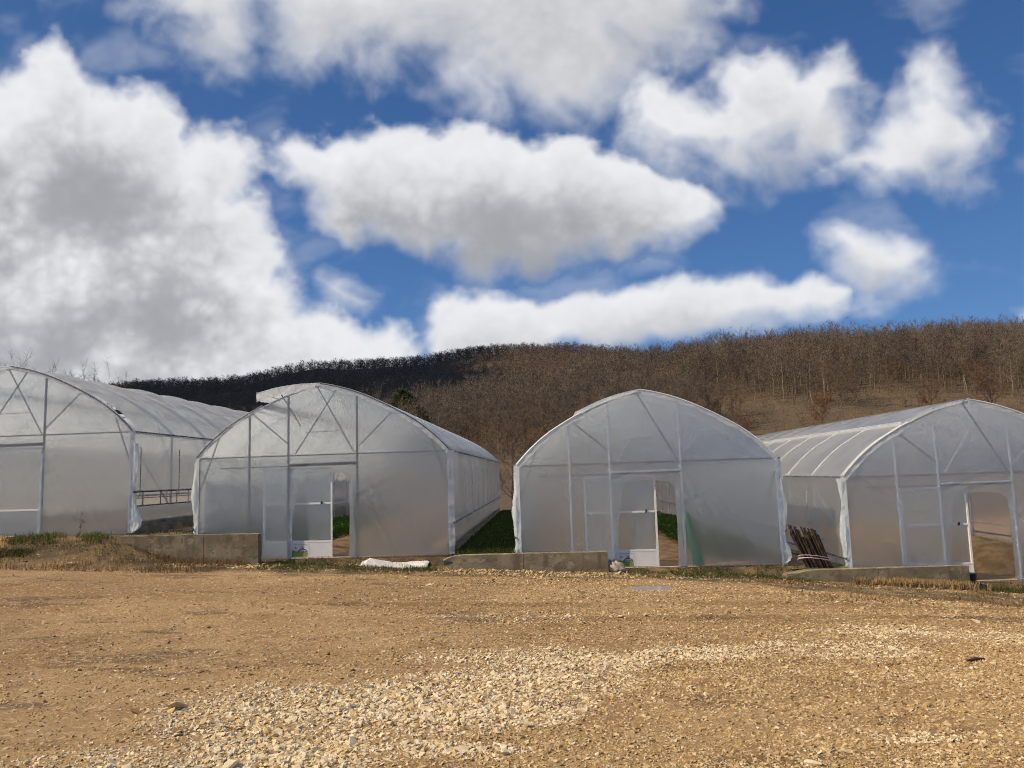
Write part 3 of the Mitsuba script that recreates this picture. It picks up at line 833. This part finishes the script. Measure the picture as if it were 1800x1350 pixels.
def density(x, y):
    d = np.zeros_like(x)
    for cx, cy, rx, ry, s in PATCH:
        rr = ((x - cx) / rx) ** 2 + ((y - cy) / ry) ** 2 
        d = np.maximum(d, s * np.exp(-rr ** 1.5))
    n = mfbm(np.stack([x, y], -1) * 1.1 + 40, 4, 3)
    return np.clip(d * (.35 + 1.3 * n), 0, 1)


rg = np.random.default_rng(3)
N = 1000000
y_ = 3.6 * (18.2 / 3.6) ** (rg.random(N) ** 1.1)
x_ = (rg.random(N) * 2 - 1) * (y_ * .78 + .8)
pd = density(x_, y_)
bgd = .13 * np.clip(.05 + 3.0 * (mfbm(np.stack([x_, y_ * 1.6], -1) * .9, 5, 8) - .22), .05, 2) * np.interp(x_ + .25 * y_, [-7, -.5, 2.5, 4], [.12, .7, 1.9, 2.6])
keep = rg.random(N) < np.maximum(pd * .34, bgd) * np.where(y_ + .55 * np.maximum(x_ - 3.0, 0) + 1.2 * nz(np.stack([x_, y_], -1), .9, 5) > 17.3, .12, 1)
x_, y_, pd = x_[keep], y_[keep], pd[keep]
size = (.0075 + .018 * rg.random(len(x_)) ** 2.6) * (1 + .75 * pd) * np.interp(y_, [4, 9, 18], [.85, 1.0, 1.5])
size *= np.where(rg.random(len(x_)) < .04, 1.7, 1)
flatv, lowv = stone_variants(14, 1, .42), stone_variants(8, 2, .45, 6)
tone = rg.random(len(x_))
grp = np.where(pd > .25, np.where(tone < .62, 2, np.where(tone < .9, 0, 1)), np.where(tone < .34, 0, np.where(tone < .72, 1, np.where(tone < .80, 2, 3))))
for k in range(4):
    s = grp == k
    nr = s & (y_ < 8.5)
    fr = s & (y_ >= 8.5)
    obj('gravel__chips', join([scatter(flatv, x_[nr], y_[nr], size[nr], rg), scatter(lowv, x_[fr], y_[fr], size[fr], rg)]), f'm_stone{k}', kind='stuff')
tag('gravel', 'pale broken limestone gravel scattered over the dirt yard', 'gravel', kind='stuff')
# dark clods and scraps
nc = 2600
yc = 4 * (18.5 / 4) ** rg.random(nc); xc = (rg.random(nc) * 2 - 1) * (yc * .76 + .5)
kc = (mfbm(np.stack([xc, yc], -1) * .9, 3, 4) > .46) & (rg.random(nc) < np.interp(xc + .2 * yc, [-5, 0], [.2, .8]))
obj('clods', scatter(stone_variants(8, 4, .35), xc[kc], yc[kc], (.010 + .022 * rg.random(nc) ** 2)[kc] * np.interp(yc[kc], [4, 18], [.8, 1.9]), rg), 'm_clod', kind='stuff', label='dark soil clods strewn over the yard', cat='clods')
# larger single stones
big = stone_variants(10, 9, .36)
BIG = [(-3.05, 6.42, .13, 'flat pale slab of limestone alone in the dirt at left'), (-1.98, 6.02, .07, 'pale stone right of the flat slab at left'), (-2.02, 4.98, .10, 'large grey and white stone at the left foot of the pale gravel patch'), (-1.75, 4.85, .09, 'chunky white stone near the lower left of the gravel patch'),
       (-.62, 5.32, .075, 'white stone at the right tip of the lower gravel streak'), (1.62, 5.1, .07, 'flat cream stone alone in the lower right yard'), (2.05, 4.55, .06, 'cream stone close to the lower frame edge at right'), (-1.32, 4.72, .08, 'broad pale stone at the lower edge of the gravel patch'),
       (3.6, 9.2, .085, 'pale stone lying right of the centre gravel'), (-3.4, 6.9, .055, 'small pale stone above the flat slab at left'), (5.9, 11.2, .09, 'pale stone in the gravel before the low right wall'), (-10.9, 17.6, .15, 'pale stone on the grassy bank at far left')]
for k, (x, y, s, lab) in enumerate(BIG):
    v, f = big[k % len(big)]
    m = trimesh.Trimesh(v, f).subdivide()
    vv = np.array(m.vertices); vv = vv + .10 * nz(vv, 2.5, k)[:, None] * vv
    obj('stone', (vv @ np.array(trimesh.transformations.rotation_matrix(k * 1.7, [0, 0, 1]))[:3, :3].T * s + [x, y, float(gnd(x, y)) + s * .16], m.faces), 'm_stone2' if k % 3 else 'm_stone0', label=lab, cat='stone')
# dark stick on the gravel
obj('stick', tube([(4.24, 8.27, float(gnd(4.24, 8.27)) + .012), (4.36, 8.33, float(gnd(4.36, 8.33)) + .022), (4.48, 8.40, float(gnd(4.48, 8.40)) + .018)], [.012, .017, .011], 7), mat('m_stick', pr((.09, .045, .028), .85)), smooth=True, label='short dark brown stick lying on the gravel at right', cat='stick')


# rubble at the foot of the walls
def strip(n, xa, xb, ya, yb, s0, s1, seed):
    r = np.random.default_rng(seed)
    x, y = xa + (xb - xa) * r.random(n), ya + (yb - ya) * r.random(n) ** 1.3
    return x, y, s0 + (s1 - s0) * r.random(n) ** 2.5


parts = [strip(620, -9.0, -6.4, 18.1, 19.1, .022, .06, 1), strip(900, -2.6, 2.2, 17.6, 19.1, .022, .065, 2), strip(260, -6.4, -2.5, 17.9, 19.5, .02, .045, 3), strip(300, 2.0, 6.0, 17.6, 19.4, .02, .05, 4), strip(200, 6, 12, 17.3, 18.9, .02, .045, 5), strip(240, -14, -9, 16.9, 18.8, .02, .06, 6)]
X, Y, S = (np.concatenate([p[k] for p in parts]) for k in range(3))
half = rg.random(len(X)) < .55
for k, s in ((0, half), (1, ~half)):
    obj('rubble__chips', scatter(flatv, X[s], Y[s], S[s], rg, .2), f'm_stone{k}', kind='stuff')
tag('rubble', 'small pale rubble along the foot of the concrete walls', 'rubble', kind='stuff')


# ------------------------------------------------------------------ grass and weeds
def blades(n, xy, h0, h1, wid, seed, lean=.5, zfn=gnd):
    """n blades, each a bent pair of triangles, at the points xy(r, n)."""
    r = np.random.default_rng(seed)
    x, y = xy(r, n)
    n = len(x)
    z = zfn(x, y)
    h = h0 + (h1 - h0) * r.random(n) ** 1.5
    a, b = r.random(n) * 2 * np.pi, r.random(n) * 2 * np.pi
    l = lean * h * r.random(n)
    base = np.stack([x, y, z - .01], 1)
    sd = np.stack([np.cos(a), np.sin(a), 0 * a], 1) * wid * (.6 + .8 * r.random(n))[:, None]
    ld = np.stack([np.cos(b) * l, np.sin(b) * l, h], 1)
    mid = base + ld * [.38, .38, .6]
    v = np.stack([base - sd, base + sd, mid + sd * .7, mid - sd * .7, base + ld], 1).reshape(-1, 3)
    k = np.arange(n)[:, None] * 5
    f = np.vstack([k + [0, 1, 2], k + [0, 2, 3], k + [3, 2, 4]])
    return v, f


def rect(xa, xb, ya, yb, clump=1.2, thr=.45, seed=0):
    def fn(r, n):
        x, y = xa + (xb - xa) * r.random(n), ya + (yb - ya) * r.random(n)
        k = mfbm(np.stack([x, y], -1) * clump + 30 + seed, 3, seed) > thr
        return x[k], y[k]
    return fn


GR = [(5200, rect(-6.9, -2.7, 17.9, 19.62, 2.6, .46, 1), .03, .10, .006, 1, 'm_grass2'), (2600, rect(-6.6, -2.6, 18.2, 19.65, 3, .5, 2), .03, .12, .006, 2, 'm_grass'),
      (5200, rect(1.9, 6.2, 18.0, 19.65, 2.6, .45, 3), .03, .10, .006, 3, 'm_grass2'), (2600, rect(3.0, 6.3, 18.4, 19.65, 3, .48, 4), .03, .13, .006, 4, 'm_grass'),
      (3000, rect(9.9, 14.5, 17.8, 19.6, 1.1, .45, 5), .03, .14, .007, 5, 'm_grass'), (1500, rect(-13.4, -10.9, 18.6, 19.6, 1.9, .45, 6), .04, .20, .009, 6, 'm_crop'), (900, rect(-13.6, -9, 18.2, 19.6, 1.9, .45, 61), .03, .12, .008, 61, 'm_grass2'), (1200, rect(-13.0, -12.2, 17.6, 18.3, 1.3, .45, 7), .04, .12, .008, 7, 'm_grass')]
for n, xy, h0, h1, w, sd, m in GR:
    obj('grass__blades', blades(n, xy, h0, h1, w, sd), m, kind='stuff')
tag('grass', 'short green grass in patches along the fronts of the greenhouses', 'grass', kind='stuff')
st = lambda zt: (lambda x, y: np.full_like(x, zt))
obj('strip_grass', join([blades(26000, rect(X0[1] + W + .1, X0[2] - .1, 19.4, 41.5, .5, .25, 9), .05, .16, .010, 9, zfn=st(GAPTOP[1])), blades(2500, rect(X0[0] + W + .1, X0[1] - .1, 19.4, 41, .5, .5, 9), .04, .12, .01, 9, zfn=st(GAPTOP[0]))]), 'm_grass', kind='stuff', label='shaded green grass in the strip between second and third greenhouse', cat='grass')
DRY = [(5200, rect(6.8, 10.2, 18.5, 19.03, .9, .40, 11), .05, .24, .012, 11, 'm_straw'), (9000, rect(4.6, 13.5, 13.6, 18.9, 1.3, .47, 12), .02, .09, .009, 12, 'm_straw2'), (5600, rect(-14.5, -7.4, 16.8, 19.3, 1.6, .45, 13), .04, .20, .006, 13, 'm_straw2'), (1800, rect(-14, -9.5, 17.2, 19.2, .9, .5, 14), .04, .20, .005, 14, 'm_straw'),
       (5000, rect(-7, 6, 17.3, 18.6, .9, .45, 15), .02, .07, .006, 15, 'm_straw2'), (900, rect(-9.5, -7.3, 18.7, 19.05, .9, .4, 16), .05, .22, .006, 16, 'm_straw2'), (700, rect(-2.8, 1.4, 18.8, 19.05, .9, .5, 17), .03, .12, .006, 17, 'm_straw')]
for n, xy, h0, h1, w, sd, m in DRY:
    obj('dry_grass__blades', blades(n, xy, h0, h1, w, sd), m, kind='stuff')
tag('dry_grass', 'dry straw coloured grass along the foot of the bank and walls', 'dry grass', kind='stuff')


# crops in the beds inside
def leaves(n, xa, xb, ya, yb, z0, h, s, seed):
    r = np.random.default_rng(seed)
    x, y = xa + (xb - xa) * r.random(n), ya + (yb - ya) * r.random(n)
    c = np.stack([x, y, z0 + h * r.random(n) ** .8 * (.5 + mfbm(np.stack([x, y], -1) * 3, 3, seed))], 1)
    a = r.normal(size=(n, 3)); a /= np.linalg.norm(a, axis=1, keepdims=True); a[:, 2] = np.abs(a[:, 2])
    b = np.cross(a, r.normal(size=(n, 3))); b /= np.linalg.norm(b, axis=1, keepdims=True)
    ln = s * (.6 + .8 * r.random(n))[:, None]
    nn = np.cross(a, b)
    v = np.stack([c, c + a * ln * .5 + b * ln * .3, c + a * ln + nn * ln * .2, c + a * ln * .5 - b * ln * .3], 1).reshape(-1, 3)
    k = np.arange(n)[:, None] * 4
    return v, np.vstack([k + [0, 1, 2], k + [0, 2, 3]])


obj('crop_row', leaves(5200, X0[1] + .35, X0[1] + 2.1, 21.0, 33, BASE[1] + .02, .40, .12, 1), 'm_crop', kind='stuff', label='leafy green crop growing inside the second greenhouse', cat='crop')
obj('crop_row', leaves(5200, X0[2] + 4.95, X0[2] + 6.2, 21.0, 36, BASE[2] + .02, .42, .13, 2), 'm_crop', kind='stuff', label='leafy green crop in the bed inside the third greenhouse', cat='crop')


def mound(cx, cy, rx, ry, h, seed):
    def fn(s, t):
        x, y = cx + (s * 2 - 1) * rx, cy + (t * 2 - 1) * ry
        k = np.clip(1 - np.abs(s * 2 - 1) ** 2.6, 0, 1) * np.clip(1 - np.abs(t * 2 - 1) ** 6, 0, 1)
        p = np.stack([x, y], -1)
        return np.stack([x, y, h[1] + (h[0] - h[1]) * k + (.10 * nz(p, 2.5, seed) + .08 * nz(p, 7, seed + 1) + .04 * nz(p, 17, seed + 2)) * k - .05], 1)
    return grid(60, 140, fn)


mat('m_soil', pr(speckle((.24, .135, .050), (.42, .26, .115), 4, (.15, .085, .04)), .95))
obj('soil_bed', mound(X0[3] + 5.2, 27.5, 1.3, 6.8, (BASE[3] + .78, BASE[3]), 3), 'm_soil', smooth=True, label='heaped bed of bare brown soil inside the fourth greenhouse', kind='structure')
obj('soil_bed', mound(X0[2] + 4.2, 28, .9, 7.5, (BASE[2] + .16, BASE[2]), 5), 'm_soil', smooth=True, label='bed of brown soil inside the third greenhouse', kind='structure')
obj('soil_bed', mound(X0[1] + 2.7, 28, .8, 7.5, (BASE[1] + .18, BASE[1]), 6), 'm_soil', smooth=True, label='bed of brown soil inside the second greenhouse', kind='structure')
obj('soil_bed', mound(-14.3, 18.9, 1.3, .5, (.98, .7), 7), 'm_soil', smooth=True, label='heap of brown soil at the doorway of the left greenhouse', kind='structure')


# ------------------------------------------------------------------ trees
def bare_tree(seed, h, spread, nl, n2, ntw, twig_w, trunk_r=None, rust=0, crown_from=.35, upright=.9):
    """(trunk, crown, leaves): a leafless tree; the twigs are slivers."""
    r = np.random.default_rng(seed)
    tr = trunk_r or h * .012
    zs = np.linspace(0, 1, 7)
    wob = np.cumsum(r.normal(size=(7, 2)) * h * .010, 0)
    tp = np.stack([wob[:, 0], wob[:, 1], zs * h * .92], 1)
    trunk = tube(tp, tr * (1 - .88 * zs), 5, False)
    crown, tips = [], []
    for k in range(nl):
        f = crown_from + (1 - crown_from) * ((k + r.random()) / nl) * .98
        p0 = np.array([np.interp(f, zs, tp[:, q]) for q in range(3)])
        an = r.random() * 2 * np.pi
        ln = h * spread * (.62 + .62 * math.sin(math.pi * min(1, (f - crown_from) / (1 - crown_from) * .8 + .12))) * (.7 + .5 * r.random())
        dirn = np.array([np.cos(an), np.sin(an), upright * (.6 + .7 * r.random())]); dirn /= np.linalg.norm(dirn)
        p1 = p0 + dirn * ln * .5
        p2 = p1 + (dirn + [0, 0, .35]) * ln * .5 + r.normal(size=3) * ln * .05
        rr = tr * (1 - .85 * f) * .6
        crown.append(tube([p0, p1, p2], [rr, rr * .65, rr * .2], 3, False))
        for _ in range(n2):
            g = .25 + .75 * r.random()
            q0 = p0 + (p1 - p0) * min(1, g * 2) if g < .5 else p1 + (p2 - p1) * (g * 2 - 1)
            d2 = dirn * .6 + r.normal(size=3) * .6 + [0, 0, .35]; d2 /= np.linalg.norm(d2)
            q1 = q0 + d2 * ln * (.22 + .25 * r.random())
            tips.append((q0, q1))
            crown.append(tube([q0, q1], [rr * .38, rr * .10], 3, False))
    tips = np.array(tips)
    w = r.integers(0, len(tips), ntw)
    t = r.random(ntw)[:, None] ** .7
    b = tips[w, 0] + (tips[w, 1] - tips[w, 0]) * t
    d = (tips[w, 1] - tips[w, 0]); d /= np.linalg.norm(d, axis=1, keepdims=True)
    d = d * .7 + r.normal(size=(ntw, 3)) * .55 + [0, 0, .30]
    d /= np.linalg.norm(d, axis=1, keepdims=True)
    ln = h * (.05 + .07 * r.random(ntw))[:, None]
    sd = np.cross(d, r.normal(size=(ntw, 3))); sd /= np.linalg.norm(sd, axis=1, keepdims=True)
    v = np.stack([b - sd * twig_w, b + sd * twig_w, b + d * ln], 1).reshape(-1, 3)
    crown.append((v, np.arange(len(v)).reshape(-1, 3)))
    lv = None
    if rust:
        w = r.integers(0, len(tips), rust)
        b = tips[w, 0] + (tips[w, 1] - tips[w, 0]) * r.random((rust, 1)) + r.normal(size=(rust, 3)) * h * .035
        a = r.normal(size=(rust, 3)) * h * .017; c = r.normal(size=(rust, 3)) * h * .012
        v = np.stack([b, b + a, b + c], 1).reshape(-1, 3)
        lv = (v, np.arange(len(v)).reshape(-1, 3))
    crown = join(crown)
    f = h / crown[0][:, 2].max()
    if lv is not None:
        lv = (lv[0] * f, lv[1])
    return (trunk[0] * f, trunk[1]), (crown[0] * f, crown[1]), lv


def shapegroup(key, tree, bark, leafm=None, bark2=None):
    d = {'type': 'shapegroup', 'trunk': mikit.ply(tree[0], bark, smooth=True), 'crown': mikit.ply(tree[1], bark2 or bark)}
    if tree[2] is not None:
        d['leaves'] = mikit.ply(tree[2], leafm)
    scene[key] = d
    return key


def place(key, group, x, y, s=1., rot=None, sz=None, z=None):
    zz = float(gnd(x, y)) if z is None else z
    scene[key] = {'type': 'instance', 'shapegroup': {'type': 'ref', 'id': group},
                  'to_world': T().translate([float(x), float(y), zz - .1]).rotate([0, 0, 1], float(rng.random() * 360 if rot is None else rot)).scale([float(s), float(s), float(sz or s)])}


# single trees that stand out
def solo(name, x, y, tree, bark, label, cat, leafm=None, leafname='leaves', group=None, z=None):
    t = thing(name, label, cat, group)
    o = np.array([x, y, (float(gnd(x, y)) if z is None else z) - .1])
    obj('trunk', (tree[0][0] + o, tree[0][1]), bark, t, smooth=True)
    obj('crown', (tree[1][0] + o, tree[1][1]), bark, t)
    if tree[2] is not None:
        obj(leafname, (tree[2][0] + o, tree[2][1]), leafm, t)


solo('bare_tree', -1.95, 48, bare_tree(101, 5.2, .34, 26, 7, 1300, .010, .075, crown_from=.12), 'm_bark3', 'slender dark leafless tree rising in the gap between second and third greenhouse', 'tree')
solo('bare_tree', -40.5, 60, bare_tree(102, 13.2, .50, 22, 10, 2600, .014, .16), 'm_bark2', 'pale leafless tree topping the ridge of the left greenhouse', 'tree')
solo('bare_tree', -37.3, 62, bare_tree(103, 11.6, .44, 20, 9, 1900, .014, .14), 'm_bark2', 'lower leafless tree right of the one behind the left greenhouse', 'tree')
solo('oak_tree', 46, 128, bare_tree(104, 7.5, .52, 22, 8, 900, .03, .15, rust=2600, crown_from=.2), 'm_bark', 'small oak holding rust brown leaves on the slope, right of centre', 'tree', 'm_rust')
solo('oak_tree', 32.5, 126, bare_tree(105, 5.2, .5, 20, 8, 700, .03, .12, rust=1500, crown_from=.2), 'm_bark', 'smaller rust leaved oak left of the larger one on the slope', 'tree', 'm_rust')
solo('oak_tree', 72, 126, bare_tree(106, 9.5, .45, 22, 8, 1100, .03, .2, rust=900, crown_from=.22), 'm_bark3', 'broad oak with few rust leaves above the ridge of the fourth greenhouse', 'tree', 'm_rust')
solo('oak_tree', 64, 128, bare_tree(107, 8.0, .42, 20, 8, 1000, .03, .2, rust=900, crown_from=.3), 'm_bark3', 'second oak with dark trunk just left of the broad oak at right', 'tree', 'm_rust')


def pine(seed, h, r0_):
    r = np.random.default_rng(seed)
    n = 2600
    f = r.random(n) ** .9
    an = r.random(n) * 2 * np.pi
    rad = r0_ * (1 - f ** 1.8) ** .8 * (.35 + .65 * r.random(n) ** .5) * (1 + .35 * np.sin(an * 3 + f * 9))
    c = np.stack([rad * np.cos(an), rad * np.sin(an), h * (.12 + .88 * f)], 1)
    a = np.stack([np.cos(an), np.sin(an), -.1 + .5 * r.random(n)], 1) * h * .06 + r.normal(size=(n, 3)) * h * .012
    b = r.normal(size=(n, 3)) * h * .02
    v = np.stack([c, c + a, c + b], 1).reshape(-1, 3)
    return tube([(0, 0, 0), (0, 0, h)], [h * .018, h * .004], 6, False), (v, np.arange(len(v)).reshape(-1, 3))


tr_, cr_ = pine(5, 12.0, 4.4)
for px, py, s, lab in ((-21.6, 120, .92, 'green conifer standing out at the forest edge behind the second greenhouse'), (-19.3, 121, .68, 'darker smaller conifer just right of the green conifer')):
    t = thing('pine_tree', lab, 'tree')
    o = np.array([px, py, float(gnd(px, py)) - .1])
    obj('trunk', (tr_[0] * s + o, tr_[1]), 'm_bark3', t, smooth=True)
    obj('crown', (cr_[0] * s + o, cr_[1]), 'm_needle', t)

solo('weed_stalk', -11.9, 19.55, bare_tree(120, .75, .30, 8, 3, 60, .008, .012, crown_from=.3), 'm_bark3', 'dry weed stalk standing before the left greenhouse', 'weed', z=.86)
solo('dry_shrub', X0[3] + 1.55, 20.15, bare_tree(121, .95, .75, 16, 6, 420, .008, .015, crown_from=.05), 'm_bark', 'dry shrub seen blurred through the film of the fourth greenhouse', 'shrub', z=-.75)

# shrubs on the slope and behind the houses
SH = [(52, 118, 3.2), (60, 116, 3.6), (28, 104, 3.0), (22, 98, 2.6), (36, 108, 2.8), (41, 112, 2.6), (16, 92, 3.4), (-6, 74, 2.6), (-3.5, 66, 2.0), (2.5, 62, 2.2), (-9, 82, 2.6), (6, 82, 2.8), (10, 88, 3.0), (76, 118, 3.2), (82, 122, 3.6), (68, 112, 2.4)]
for k, (x, y, h) in enumerate(SH):
    tb = bare_tree(200 + k, h, .75, 14, 7, 700, .012 + .00012 * y, .05, crown_from=.02, upright=1.1)
    o = np.array([x, y, float(gnd(x, y)) - .1])
    obj('shrub', join([(tb[0][0] + o, tb[0][1]), (tb[1][0] + o, tb[1][1])]), ['m_bark4', 'm_bark2', 'm_bark'][k % 3], label='leafless brown shrub on the rough slope behind the greenhouses', cat='shrub', group='leafless shrubs on the slope')

# the wood on the near hill
near_kinds = []
for k in range(8):
    h = 12.5
    near_kinds.append(shapegroup(f'near_tree_kind_{k}', bare_tree(300 + k, h, .34, 15, 6, 900, .026, .14, crown_from=.20 + .05 * (k % 3), upright=1.2), ['m_bark', 'm_bark2', 'm_bark3', 'm_bark4', 'm_bark', 'm_barkpale', 'm_bark3', 'm_bark2'][k], bark2=['m_twig', 'm_twig2', 'm_twig', 'm_twig2', 'm_twig3', 'm_twig2', 'm_twig', 'm_twig3'][k]))
rust_kinds = [shapegroup(f'rust_tree_kind_{k}', bare_tree(330 + k, 6.5, .42, 12, 5, 240, .035, .10, rust=420, crown_from=.15), 'm_bark', 'm_rust') for k in range(2)]
far_kinds = [shapegroup(f'far_tree_kind_{k}', bare_tree(360 + k, 13, .44, 12, 6, 900, .06, .16, crown_from=.04, upright=1.0), ['m_bark', 'm_bark2'][k % 2]) for k in range(4)]

tall_kinds = [shapegroup(f'tall_tree_kind_{k}', bare_tree(340 + k, 13.0, .27, 14, 6, 640, .024, .16, crown_from=.36, upright=1.5), ['m_bark3', 'm_bark', 'm_barkpale'][k], bark2=['m_twig3', 'm_twig', 'm_twig2'][k]) for k in range(3)]
under_kinds = [shapegroup(f'undergrowth_kind_{k}', bare_tree(400 + k, 2.6, .8, 10, 5, 260, .028, .05, rust=70 if k % 2 else 0, crown_from=.02, upright=1.1), 'm_bark4' if k < 2 else 'm_bark2', 'm_rust') for k in range(4)]
pts = []
r_ = np.random.default_rng(11)
gxs, gys = np.meshgrid(np.arange(-150, 260, 3.9), np.arange(84, 345, 3.9))
c = np.stack([gxs.ravel(), gys.ravel()], 1) + r_.uniform(-1.9, 1.9, (gxs.size, 2))


def wood(x, y):
    """Whether trees stand here: all the hill but the rough field at right and the open strip at its foot."""
    edge = np.interp(x, [-150, -60, -30, -5, 10, 22, 40, 60, 85, 120, 200], [120, 120, 105, 100, 106, 124, 140, 150, 150, 150, 150]) + 16 * nz(np.stack([x, y], -1), .05, 3)
    return y > edge


ok = wood(c[:, 0], c[:, 1]) & (np.abs(c[:, 0] + .02 * c[:, 1]) < c[:, 1] * .74 + 6)
clear = mfbm(c * .035 + 3, 3, 9)
ok &= ~((c[:, 0] > 30) & (c[:, 1] < 185) & (clear > .52)) & (r_.random(len(c)) < np.interp(c[:, 1], [84, 200, 345], [.95, .95, .8]))
c = c[ok]
dist = np.hypot(c[:, 0], c[:, 1])
order = np.argsort(dist)
c = c[order]
N_SINGLE = 290
for k, (x, y) in enumerate(c):
    rusty = (k < 900) and r_.random() < (.28 if k < 320 else .09)
    grp_ = rust_kinds[r_.integers(2)] if rusty else near_kinds[int(np.clip(np.floor(4 + 14 * nz([[x, y]], .022, 31)[0] + r_.normal() * 1.5), 0, 7))]
    if not rusty and x > 35 and y > 140 and r_.random() < .35:
        grp_ = tall_kinds[r_.integers(3)]
    s = r_.uniform(.70, 1.16) * np.interp(y, [90, 130, 200], [.62, .9, 1.08]) * (1.25 if rusty and k > 200 else 1)
    if k < N_SINGLE:
        key = numbered('rusty_tree' if rusty else 'forest_tree')
        pale = grp_ in ('near_tree_kind_5', 'tall_tree_kind_2')
        tag(key, 'small tree with rust brown leaves at the forest edge' if rusty else 'leafless tree with a pale trunk at the near edge of the wood' if pale else 'leafless brown tree at the near edge of the hillside wood', 'tree',
            'rust leaved trees along the forest edge' if rusty else 'pale trunked leafless trees at the near edge of the wood' if pale else 'leafless brown trees at the near edge of the wood')
        place(key, grp_, x, y, s, sz=s * r_.uniform(.9, 1.15))
    else:
        place(f'forest__{k:04d}', grp_, x, y, s, sz=s * r_.uniform(.9, 1.15))
for k in range(9000):
    x, y = r_.uniform(-120, 240), r_.uniform(86, 330)
    if (wood(x, y + 9) or (x > 12 and y > 88 and mfbm(np.array([[x * .06, y * .06]]), 3, 6)[0] > .28)) and abs(x) < y * .74 + 6:
        sz_ = r_.uniform(.6, 1.5) if wood(x, y + 9) else r_.uniform(.5, 1.1)
        place(f'undergrowth__{k:04d}', under_kinds[r_.integers(4)], x, y, sz_, sz=sz_ * r_.uniform(.8, 1.4))
tag('undergrowth', 'brown leafless undergrowth between the trunks of the hillside wood', 'undergrowth', kind='stuff')
tag('forest', 'dense leafless brown wood covering the near hillside', 'forest', kind='stuff')
# the far ridge
gxs, gys = np.meshgrid(np.arange(-820, 240, 7.8), np.arange(352, 1010, 9))
c = np.stack([gxs.ravel(), gys.ravel()], 1) + r_.uniform(-4.5, 4.5, (gxs.size, 2))
az = c[:, 0] / c[:, 1]
c = c[(az > -.78) & (az < .24)]
for k, (x, y) in enumerate(c):
    s = r_.uniform(.62, 1.1)
    place(f'far_forest__{k:04d}', far_kinds[r_.integers(4)], x, y, s * 1.25, sz=s)
tag('far_forest', 'dark leafless wood on the far ridge in cloud shadow', 'forest', kind='stuff')


# the cloud whose shadow lies on the far ridge
def cumulus(spots, size, seed):
    r = np.random.default_rng(seed)
    ms = []
    for c in spots:
        m = trimesh.creation.icosphere(subdivisions=3)
        v = np.array(m.vertices)
        v = v * (1 + .5 * nz(v, 1.9, int(r.integers(99)))[:, None]) * size * r.uniform(.75, 1.25)
        ms.append((v * [1.0, 1.0, .55] + c + [0, 0, r.uniform(-40, 60)], m.faces))
    return join(ms)


sd_ = SUN / np.linalg.norm(SUN)
area = sg.Polygon([(-95, 250), (-85, 420), (-60, 640), (40, 800), (150, 1000), (-750, 1050), (-750, 300), (-300, 200)])
spots, r_ = [], np.random.default_rng(2)
while len(spots) < 38:
    p = r_.uniform([-750, 180], [160, 1060])
    if area.buffer(-55).contains(sg.Point(p)):
        spots.append(np.array([p[0], p[1], 60.]) + sd_ * 1100. / sd_[2])
obj('cloud', cumulus(spots, 92., 3), 'm_cloud', smooth=True, label='cumulus cloud above the valley that shades the far ridge', kind='structure')
